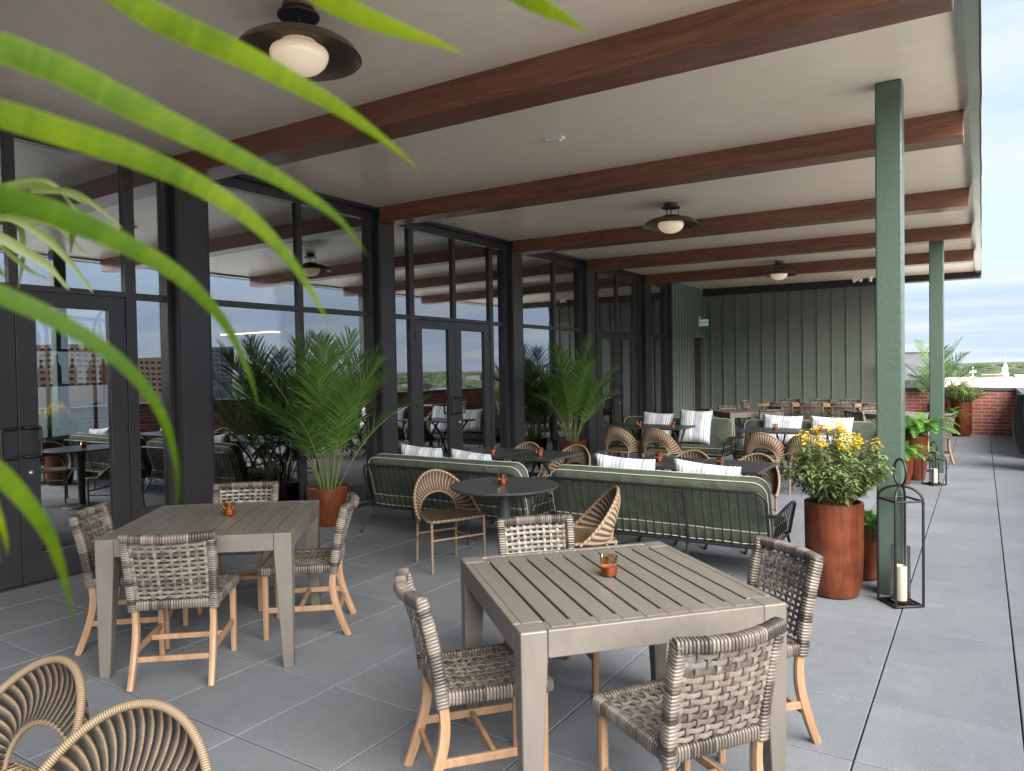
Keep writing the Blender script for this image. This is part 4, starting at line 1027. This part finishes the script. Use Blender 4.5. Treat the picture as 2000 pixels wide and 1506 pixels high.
def shrub_pot(label, loc, r, h, H, spread, nst, nfl, seed, lean=(0, 0)):
    t = thing('flowering_planter', label, 'planter', loc); pot(t, r, h, .96); mulch(t, r - .025, h - .045, seed); rnd = random.Random(seed)
    lf, tw, fl = MB(), MB(), MB(); tips = []
    for k in range(nst):
        az = 2 * PI * k * .381966 + rnd.uniform(-.3, .3); q = math.sqrt(rnd.random()); out_ = spread * q; hh = H * (1 - .45 * q * q) * rnd.uniform(.72, 1.02)
        b = Vector((.07 * math.cos(az) * q, .07 * math.sin(az) * q, h - .05)); e = Vector((out_ * math.cos(az) + lean[0] * rnd.random(), out_ * math.sin(az) + lean[1] * rnd.random(), h - .05 + hh))
        mid = b.lerp(e, .5) + Vector((math.cos(az) * out_ * .10, math.sin(az) * out_ * .10, hh * .06)); pts = bez([b, mid, e], 6)
        tw.tube(pts, [.0034 * (1 - .7 * i / (len(pts) - 1)) for i in range(len(pts))], 4, tones=[rnd.random()] * len(pts))
        tips.append((e, q, (e - mid).normalized()))
        nl = int(20 + 8 * rnd.random())
        for i in range(nl):
            s = .22 + .76 * (i + rnd.random()) / nl; j = min(len(pts) - 2, int(s * (len(pts) - 1))); p = pts[j].lerp(pts[j + 1], s * (len(pts) - 1) - j); a2 = rnd.uniform(0, 2 * PI)
            d = (Vector((math.cos(a2), math.sin(a2), rnd.uniform(-.35, .55))) + (pts[j + 1] - pts[j]).normalized() * .3).normalized(); l = rnd.uniform(.042, .085); wd = l * rnd.uniform(.22, .30)
            dn = (d + Vector((0, 0, -.55))).normalized(); sv = d.cross(Vector((0, 0, 1))).normalized()
            lf.ribbon([p, p + d * l * .4, p + d * l * .4 + dn * l * .38, p + d * l * .4 + dn * l * .66], [wd * .3, wd, wd * .75, wd * .06], sv, .15, tone=max(0, min(1, rnd.gauss(.5, .22))), nrm=(0, 0, 1))
    tips.sort(key=lambda x: -x[0].z + .3 * x[1])
    for (e, q, d) in tips[:nfl]:
        for c in range(rnd.randint(9, 18)):
            p = e + Vector((rnd.gauss(0, .017), rnd.gauss(0, .017), rnd.gauss(.004, .024)))
            for pt in range(5):
                a = 2 * PI * pt / 5 + rnd.random(); dv = Vector((math.cos(a), math.sin(a), rnd.uniform(.1, .9))).normalized(); sv = dv.cross(Vector((0, 0, 1))).normalized()
                fl.ribbon([p, p + dv * .008, p + dv * .014], [.005, .010, .002], sv, .1, tone=rnd.random(), nrm=(0, 0, 1))
    f = lf.build('foliage', M['leafs'], t); tw.build('stems', M['twig'], f); fl.build('flowers', M['flower'], t)
    return t
def pendant(label, loc):
    t = thing('ceiling_lamp', label, 'lamp', loc, 0, 'bronze dome lamps under the canopy'); b = M['bronze']
    MB().lathe([(0, -.0005), (.085, -.0005), (.085, -.022), (.055, -.03), (.055, -.05), (0, -.05)], 32).build('ceiling_plate', b, t)
    MB().lathe([(0, -.052), (.112, -.052), (.114, -.058), (.112, -.064), (0, -.064)], 40).build('disc', M['wire'], t)
    for k in range(3):
        a = 2 * PI * k / 3 + .4; MB().tube([(.095 * math.cos(a), .095 * math.sin(a), -.06), (.095 * math.cos(a), .095 * math.sin(a), -.172)], .0035, 6).build('rod', M['wire'], t)
    MB().tube([(0, 0, -.06), (0, 0, -.17)], .009, 8).build('stem', M['wire'], t)
    MB().lathe([(0, -.160), (.108, -.160), (.112, -.172), (.112, -.182)], 40).build('collar', M['wire'], t)
    MB().lathe([(.06, -.178), (.14, -.181), (.21, -.192), (.268, -.212), (.308, -.238), (.330, -.268), (.337, -.282), (.333, -.283), (.324, -.268), (.300, -.243), (.262, -.219), (.205, -.200), (.14, -.189), (.06, -.186)], 56).build('shade', b, t)
    MB().lathe([(.05, -.19), (.095, -.20), (.10, -.222), (.128, -.228), (.150, -.243), (.158, -.262), (.154, -.288), (.138, -.318), (.110, -.345), (.07, -.364), (.03, -.372), (0, -.374)], 40).build('globe', M['opal'], t)
    return t
# ------------------------------------------------------------------ placement
def face(a): return R(a - 90)
def dirv(a): return Vector((math.cos(R(a)), math.sin(R(a)), 0))
# slatted grey tables
gt = 'grey slatted square tables'
place('slat', slat_table, (-1.3625, 2.83, 0), R(-42), 'nearest grey slatted square table with one amber candle, in the foreground', gt)
place('slat', slat_table, (-4.01, 2.845, 0), R(-51), 'grey slatted square table in front of the near double doors', gt)
place('slat', slat_table, (-3.95, 14.45, 0), R(44), 'far grey slatted table between the left rear sofa and the oak table', gt)
place('slat', slat_table, (-1.25, 14.5, 0), R(44), 'far grey slatted table half hidden by the near green pillar', gt)
# woven chairs: back-rail midpoint + facing
gw = 'grey wicker dining chairs with teak legs'
def chair(x, y, a, label):
    p = Vector((x, y, 0)) + dirv(a) * .32
    o = place('woven', woven_chair, p, face(a), label, gw)
    o.scale = (.91, .96, 1) if (x > -2.3 and y < 4) else (1, 1, 1)
    return o
chair(-1.926, 2.184, 50, 'woven grey chair seen side-on at the left corner of the nearest slatted table')
chair(-.652, 2.301, 147, 'woven grey chair cut by the bottom edge, its back covering the nearest table corner')
chair(-.74, 3.541, 230, 'woven grey chair right of the nearest slatted table, in front of the tall rust planter')
chair(-2.151, 3.552, -45, 'woven grey chair behind the nearest slatted table, only its back showing')
chair(-4.709, 2.382, 42, 'woven grey chair at the far left of the left slatted table, against the doors')
chair(-3.619, 2.237, 130.4, 'woven grey chair with its back to the viewer at the left slatted table')
chair(-3.506, 3.469, 220, 'woven grey chair in profile on the right side of the left slatted table')
chair(-4.75, 3.606, -51.5, 'woven grey chair behind the left slatted table, next to the window glass')
chair(-4.55, 14.0, 45, 'far woven chair at the left corner of the left far slatted table, dark back')
chair(-4.42, 15.15, -45, 'far woven chair behind the left far slatted table, light back facing the viewer')
chair(-3.28, 14.05, 132, 'far woven chair at the right corner of the left far slatted table')
chair(-3.42, 15.0, 225, 'far woven chair behind the left far table, in front of the oak table')
chair(-1.90, 13.98, 45, 'far woven chair left of the pillar hidden table, back to the viewer')
chair(-1.78, 15.1, -45, 'far woven chair behind the pillar hidden table, light back facing the viewer')
chair(-.52, 13.62, 135, 'far woven chair seen edge-on right behind the farther green pillar')
# oak table with chairs along both sides
def oak_table():
    t = thing('oak_table', 'long honey oak dining table in front of the dark green wall', 'table', (-2.85, 17.5, 0))
    MB().box(-1.45, 1.45, -.47, .47, .715, .76).build('table_top', M['oak'], t, bevel=.004)
    MB().box(-1.28, 1.28, -.36, .36, .63, .714).build('apron', M['oak'], t, bevel=.003)
    for sx in (-1, 1):
        for sy in (-1, 1): MB().box(sx * 1.26 - .05, sx * 1.26 + .05, sy * .34 - .05, sy * .34 + .05, 0, .63).build('leg', M['oak'], t, bevel=.004)
oak_table()
nm = ['left', 'middle', 'right']
for x, k in ((-3.72, 0), (-3.09, 1), (-2.47, 2)): chair(x, 16.72, 90, 'woven chair before the oak table, %s one of three backs in a row' % nm[k])
chair(-1.86, 16.72, 90, 'woven chair on the near side of the oak table, mostly covered by the near pillar')
for x, k in ((-3.85, 0), (-3.18, 1), (-2.53, 2)): chair(x, 18.4, -90, 'woven chair beyond the oak table against the green wall, %s of the three low tops' % nm[k])
chair(-4.72, 17.45, 0, 'woven chair at the left head of the oak table, narrow back seen edge-on')
# round table with fan chairs
rt = round_table(); rt.location = (-3.21, 4.86, 0)
gf = 'fan back cane chairs'
def fan(x, y, a, label, near=False): return place('fan2' if near else 'fan', (lambda: fan_chair(True)) if near else fan_chair, (x, y, 0), face(a), label, 'black and tan fan back chairs' if near else gf)
fan(-3.88, 4.96, -26, 'brown cane fan back chair left of the round charcoal table, facing the viewer')
fan(-2.46, 4.80, 216, 'brown cane fan back chair in profile right of the round charcoal table')
fan(-4.55, 7.22, -90, 'brown fan back chair beyond the left joined tables, left of the second palm pot')
fan(-3.93, 7.22, -97, 'brown fan back chair beyond the left joined tables, at their right end')
fan(-2.54, 7.22, -90, 'brown fan back chair beyond the right joined tables, mostly hidden by pillows')
fan(-1.90, 7.20, -97, 'brown fan back chair at the right end of the right joined tables, near the flowers')
fan(-4.50, 10.02, 88, 'brown fan back chair before the left rear sofa, seen from behind, nearest the facade')
fan(-3.90, 10.02, 88, 'brown fan back chair before the left rear sofa, seen from behind, farther from the facade')
fan(-2.40, 9.93, 88, 'brown fan back chair seen from behind before the right rear sofa, left of the flowers')
fan(-1.87, 9.93, 88, 'brown fan back chair seen from behind, half covered by the yellow flowers')
fan(-1.80, .90, -62, 'black and tan fan back chair cut by the bottom edge, no opening visible', True)
fan(-2.41, .91, -84, 'black and tan fan back chair in the bottom left corner with its arched opening showing', True)
# bistro tables, two pushed together each time
gb = 'charcoal rectangular bistro tables joined in pairs'
for (x, y, lb) in ((-4.62, 6.75, 'charcoal bistro table behind the left sofa, half by the facade'), (-3.975, 6.75, 'charcoal bistro table behind the left sofa, half nearer the right sofa'),
                   (-2.58, 6.78, 'charcoal bistro table behind the right sofa, left half hidden by a striped pillow'), (-1.935, 6.78, 'charcoal bistro table behind the right sofa, right half with its pale edge'),
                   (-4.68, 10.66, 'charcoal bistro table before the left rear sofa, half by the facade'), (-4.035, 10.66, 'charcoal bistro table before the left rear sofa, half with a clear right edge'),
                   (-2.55, 10.68, 'charcoal bistro table before the right rear sofa, left half with a candle'), (-1.905, 10.68, 'charcoal bistro table before the right rear sofa, half behind the yellow flowers')):
    place('bistro', black_table, (x, y, 0), 0, lb, gb)
# sofas
gs = 'black wire sofas with sage cushions'
S = [(-4.42, 5.90, 0, 'sage green wire sofa on the left, back to the viewer, behind the round table'), (-2.29, 5.96, 0, 'sage green wire sofa on the right, back to the viewer, beside the rust planter'),
     (-4.27, 11.44, 180, 'rear sage green sofa facing the viewer, left one before the green wall'), (-2.21, 11.44, 180, 'rear sage green sofa facing the viewer, right one by the near pillar')]
for x, y, a, lb in S: place('sofa', sofa, (x, y, 0), R(a), lb, gs)
# pillows
gp = 'striped pillows on the sofas'; proto = pillow(); first = [True]
def pil(x, y, z, rz, lean, label, roll=0, sc=(1, 1, 1)):
    o = proto if first[0] else proto.copy()
    if not first[0]: COL.objects.link(o)
    first[0] = False; o.location = (x, y, z); o.rotation_euler = (R(lean), R(roll), R(rz)); o.scale = sc; tag(o, label, 'pillow', gp)
pil(-4.80, 5.83, .45, 2, 17, 'striped blue and white pillow on the left sofa, nearer the facade', 3, (1.12, 1, 1.06))
pil(-4.18, 5.83, .45, -3, 17, 'striped blue and white pillow on the left sofa, nearer the round table', 4, (1.05, 1, 1.0))
pil(-2.62, 5.92, .44, 3, 15, 'striped blue and white pillow on the right sofa, left of its two', 3, (1.18, 1, 1.06))
pil(-1.90, 5.92, .44, -2, 15, 'striped blue and white pillow on the right sofa, right of its two', 4, (1.2, 1, 1.03))
pil(-4.57, 11.48, .44, 180, 17, 'striped pillow on the left rear sofa, partly behind the table edge', -3, (1.15, 1, 1.05))
pil(-3.88, 11.36, .43, 184, 19, 'large striped pillow on the left rear sofa, fully visible', -2, (1.12, 1.1, 1.22))
pil(-2.57, 11.48, .44, 178, 17, 'striped pillow on the right rear sofa, left of its two', -2, (1.25, 1, 1.05))
pil(-1.87, 11.48, .43, 182, 17, 'striped pillow on the right rear sofa, above the yellow flowers', -2, (1.25, 1, 1.05))
# candles
gc_ = 'amber candle cups on the tables'
for x, y, z, lb in ((-1.36, 2.87, .7705, 'amber candle cup on the nearest slatted table'), (-4.03, 2.92, .7705, 'amber candle cup on the left slatted table by the doors'),
                    (-3.24, 4.88, .7455, 'amber candle cup on the round charcoal table'), (-4.44, 6.50, .7455, 'amber candle cup on the left joined tables, nearer the facade'), (-3.92, 6.62, .7455, 'amber candle cup on the left joined tables, right one'),
                    (-2.64, 6.72, .7455, 'amber candle cup on the right joined tables, left one between the pillows'), (-2.03, 6.70, .7455, 'amber candle cup on the right joined tables, right one above a pillow'),
                    (-4.40, 10.42, .7455, 'small amber candle cup on the left rear tables, nearer the facade'), (-3.90, 10.50, .7455, 'small amber candle cup on the left rear tables, right one'),
                    (-2.44, 10.62, .7455, 'small amber candle cup on the right rear tables, clear of the flowers'), (-1.85, 10.62, .7455, 'small amber candle cup on the right rear tables, among the flowers'),
                    (-3.88, 14.55, .7705, 'tiny amber candle cup on the left far slatted table')):
    place('votive', votive, (x, y, z), random.uniform(0, 6), lb, gc_)
# planters, palms, lanterns
shrub_pot('tall rust brown planter with a yellow flowering shrub beside the near pillar', (-.905, 5.70, 0), .200, .675, .60, .38, 130, 40, 5, (.04, -.02))
fern_pot('small rust brown pot of dark grassy fern behind the tall flowering planter', (-.775, 6.22, 0), .155, .44, 26, .36, 8, .80)
fern_pot('tall rust brown planter with a bright Boston fern behind the short lantern', (-.80, 11.80, 0), .165, .63, 44, .62, 9)
fern_pot('low rust brown pot with a dark fern tucked behind the near pillar', (-.92, 11.32, 0), .14, .40, 34, .44, 10, .82)
shrub_pot('tall rust brown planter with yellow flowers by the far brick parapet', (-.38, 19.08, 0), .205, .77, .52, .50, 90, 46, 15)
fern_pot('low rust brown pot with a small fern beside the far flowering planter', (-.66, 18.62, 0), .15, .44, 24, .50, 12, .82)
palm('areca palm in a rust pot before the large window by the left sofa', (-6.05, 5.65, 0), .245, .41, 19, 1.86, 41, .62)
palm('areca palm in a rust pot before the window beyond the left joined tables', (-6.05, 11.35, 0), .245, .41, 16, 1.80, 44, .66)
palm('palm with feathery fronds rising over the brick parapet behind the farther pillar', (-.85, 19.12, 0), .2, .7, 12, 1.62, 47, 1.1)
l1 = lantern(.725, .095, .185, .262, .40); l1.location = (-.475, 5.675, 0); l1.rotation_euler = (0, 0, R(-52)); tag(l1, 'tall black wire lantern with a cream candle at the foot of the near pillar', 'lantern', 'black wire lanterns')
l2 = lantern(.335, .10, .15, .215, .30); l2.location = (-.545, 11.40, 0); l2.rotation_euler = (0, 0, R(-48)); tag(l2, 'short black wire lantern with a cream candle before the farther pillar', 'lantern', 'black wire lanterns')
pendant('bronze dome ceiling lamp nearest the viewer, behind the palm leaves', (-3.15, 2.80, zc(-3.15)))
pendant('bronze dome ceiling lamp in the middle of the canopy', (-3.23, 8.72, zc(-3.23)))
pendant('bronze dome ceiling lamp farthest away before the green wall', (-3.33, 14.9, zc(-3.33)))
# a few dining sets indoors, dim behind the glass
def inner_set():
    t = thing('dining_table', '', 'table')
    MB().lathe([(0, .725), (.45, .725), (.45, .75), (0, .75)], 40, smooth=False).build('table_top', M['iron'], t); MB().lathe([(.04, 0), (.04, .725)], 16).build('pedestal', M['wire'], t); MB().lathe([(0, 0), (.26, 0), (.25, .02), (0, .03)], 24).build('base', M['wire'], t); return t
for x, y, lb in ((-8.1, 2.2, 'round dining table indoors behind the near double doors'), (-8.0, 5.2, 'round dining table indoors behind the large window'), (-8.2, 9.2, 'round dining table indoors behind the middle doors'), (-8.2, 12.2, 'round dining table indoors behind the second palm')):
    place('inner', inner_set, (x, y, .005), 0, lb, 'dining tables inside')
    for a in (20, 140, 260): 
        p = Vector((x, y, .005)) + dirv(a) * .62; place('fan', fan_chair, p, face(a + 180), 'cane fan back chair indoors around a round dining table', 'chairs inside the dining room')
BLADES = [([(-0.5143, 0.272, 1.9524), (-0.4887, 0.3035, 1.9267), (-0.4456, 0.3463, 1.9019), (-0.406, 0.3868, 1.8742), (-0.3868, 0.4145, 1.8553), (-0.3761, 0.4368, 1.8402), (-0.373, 0.4543, 1.8289)], 0.0231), ([(-0.5382, 0.2073, 1.8896), (-0.5333, 0.2252, 1.8878), (-0.5103, 0.2545, 1.8758), (-0.4766, 0.2903, 1.8522), (-0.4466, 0.3239, 1.8315), (-0.4206, 0.3549, 1.812), (-0.3992, 0.3829, 1.79), (-0.3924, 0.4015, 1.7705), (-0.3941, 0.415, 1.7608)], 0.0232), ([(-0.5499, 0.2105, 1.8499), (-0.5432, 0.2281, 1.848), (-0.5211, 0.2554, 1.839), (-0.4945, 0.2856, 1.8271), (-0.4692, 0.3148, 1.8111), (-0.4454, 0.3428, 1.7884), (-0.4296, 0.3655, 1.7602), (-0.4192, 0.3846, 1.7271), (-0.4186, 0.3977, 1.7045)], 0.0217), ([(-0.5266, 0.2001, 1.7937), (-0.5221, 0.2177, 1.7885), (-0.5055, 0.243, 1.7794), (-0.4872, 0.2692, 1.7661), (-0.4673, 0.2963, 1.7469), (-0.4579, 0.3166, 1.7267), (-0.4536, 0.3336, 1.7038), (-0.4524, 0.3483, 1.6723), (-0.4565, 0.3598, 1.6452)], 0.0202), ([(-0.5149, 0.194, 1.7341), (-0.5109, 0.2112, 1.7259), (-0.4976, 0.2342, 1.7122), (-0.4829, 0.258, 1.6926), (-0.4754, 0.2771, 1.6714), (-0.4733, 0.2925, 1.6454), (-0.4781, 0.3035, 1.6175), (-0.4879, 0.3114, 1.5939), (-0.5001, 0.3178, 1.5712)], 0.0142), ([(-0.5008, 0.1883, 1.632), (-0.4987, 0.2031, 1.6166), (-0.4973, 0.2173, 1.5957), (-0.4991, 0.2294, 1.574), (-0.5052, 0.2387, 1.5513), (-0.5124, 0.2472, 1.526), (-0.52, 0.2556, 1.5041)], 0.0132), ([(-0.4215, 0.3556, 1.9649), (-0.4062, 0.3793, 1.9506), (-0.3898, 0.4039, 1.94), (-0.3689, 0.4313, 1.932), (-0.3535, 0.4554, 1.9276), (-0.3432, 0.4761, 1.922)], 0.0204), ([(-0.3098, 0.4632, 1.9713), (-0.297, 0.486, 1.9611), (-0.285, 0.5084, 1.955), (-0.2774, 0.5281, 1.9526), (-0.2702, 0.5474, 1.9465)], 0.0177), ([(-0.5135, 0.2032, 1.6046), (-0.5157, 0.2091, 1.5843), (-0.5205, 0.2136, 1.5732), (-0.5266, 0.2172, 1.5602)], 0.0057), ([(-1.0836, 0.4403, 1.9195), (-1.0722, 0.4553, 1.9261), (-1.0565, 0.473, 1.9334), (-1.0406, 0.4906, 1.9326), (-1.0318, 0.5034, 1.921), (-1.028, 0.5128, 1.9059), (-1.0189, 0.5257, 1.8925), (-1.013, 0.5367, 1.8867), (-1.0071, 0.5477, 1.8745)], 0.006), ([(-1.0389, 0.4689, 1.916), (-1.0146, 0.4995, 1.9177), (-1.0094, 0.5175, 1.9137), (-1.0003, 0.5378, 1.8977), (-0.9882, 0.5598, 1.8748)], 0.0086), ([(-1.0951, 0.4447, 1.914), (-1.0836, 0.4643, 1.9283), (-1.0601, 0.4913, 1.9302), (-1.0418, 0.5147, 1.9212), (-1.0288, 0.5346, 1.9078)], 0.0101), ([(-1.0663, 0.4261, 1.8644), (-1.0612, 0.441, 1.8542), (-1.0501, 0.4595, 1.8398), (-1.0313, 0.483, 1.8194), (-1.018, 0.5025, 1.7886)], 0.0143), ([(-1.0723, 0.4346, 1.8794), (-1.0552, 0.4551, 1.8787), (-1.0342, 0.4775, 1.8598), (-1.0236, 0.4933, 1.8414), (-1.0121, 0.5094, 1.8152), (-1.002, 0.5246, 1.7858)], 0.0112), ([(-1.0723, 0.4348, 1.886), (-1.0702, 0.4455, 1.8843), (-1.0641, 0.4588, 1.8784), (-1.0645, 0.4677, 1.8658), (-1.0716, 0.4717, 1.8313), (-1.0862, 0.4707, 1.7922)], 0.0072), ([(-1.0837, 0.4391, 1.8796), (-1.0713, 0.4621, 1.8845), (-1.0427, 0.4951, 1.8782), (-1.0346, 0.5147, 1.8597), (-1.0306, 0.5315, 1.8386)], 0.0093), ([(-1.0094, 0.5107, 1.8807), (-1.0238, 0.5129, 1.8678), (-1.0361, 0.5165, 1.8539), (-1.0477, 0.5206, 1.8417)], 0.0075), ([(-1.0499, 0.4359, 1.8413), (-1.0483, 0.4524, 1.8268), (-1.0463, 0.4692, 1.8119), (-1.0409, 0.4882, 1.8033)], 0.0065), ([(-1.0723, 0.4331, 1.8268), (-1.0753, 0.4427, 1.815), (-1.0771, 0.4532, 1.8049)], 0.0079)]
# ------------------------------------------------------------------ palm standing beside the viewer, leaves arching into the view
fp_ = thing('potted_palm', 'out of focus bright green palm leaves arching in from the left, close to the viewer', 'palm', (-.80, .02, 0))
def local(p): return Vector(p) - Vector((-.80, .02, 0))
pot(fp_, .2, .5); mulch(fp_, .17, .45, 3)
cp_ = Vector((0, 0, 1.6752)); rnd = random.Random(17)
mb = MB(); mb.tube(bez([(0, 0, .45), (.02, .02, 1.0), (.06, .06, 1.5), (.12, .10, 1.82), (.22, .16, 2.02), (.34, .22, 2.12)], 6), [.014 - .009 * k / 30 for k in range(31)], 8, tones=[.4] * 31); mb.build('stalk', M['stalk'], fp_)

for k, (pts, w0) in enumerate(BLADES):
    dry = k >= 9
    P = bez(pts, 12 if not dry else 6); n = len(P); cum = [0]
    for a, b in zip(P, P[1:]): cum.append(cum[-1] + (b - a).length)
    ws, sides, nr, tones = [], [], [], []
    base = rnd.uniform(.4, .75) if k < 6 else (.8 if not dry else rnd.uniform(.15, .4)); w0 = w0 * (1 if dry else .86); ts_ = .2 if k in (3, 4, 5) else .25; te_ = 1.1 if k in (3, 4, 5) else 1.45
    for i, p in enumerate(P):
        t = cum[i] / cum[-1]; T = (P[min(n - 1, i + 1)] - P[max(0, i - 1)]).normalized(); v = (cp_ - p).normalized()
        tw = rnd.uniform(-.02, .02) + .5 * math.sin(k * 1.7) * (1 - t) * .3
        sd = T.cross(v).normalized(); sd = (sd * math.cos(tw) + v * math.sin(tw)).normalized(); nn = sd.cross(T).normalized()
        if nn.dot(v) < 0: nn = -nn
        w_ = w0 * (1 - .12 * t) if t < ts_ else w0 * (1 - .12 * ts_) * max(.015, (1 - ((t - ts_) / (1 - ts_)) ** te_)) 
        if dry: w_ = w0 * (.35 + .65 * math.sin(PI * min(1, t * 1.05 + .12))) * (1 if t < .97 else .3)
        ws.append(w_); sides.append(sd); nr.append(nn); tones.append(max(0, min(1, base + (.25 * t if k in (0, 6, 7) else 0) + rnd.uniform(-.05, .05))))
    mb = MB(); mb.ribbon([local(p) for p in P], ws, sides, -.05 if not dry else .12, tone=tones, nrm=nr, uv=True)
    mb.build('leaflet', M['dry'] if dry else M['blade'], fp_)
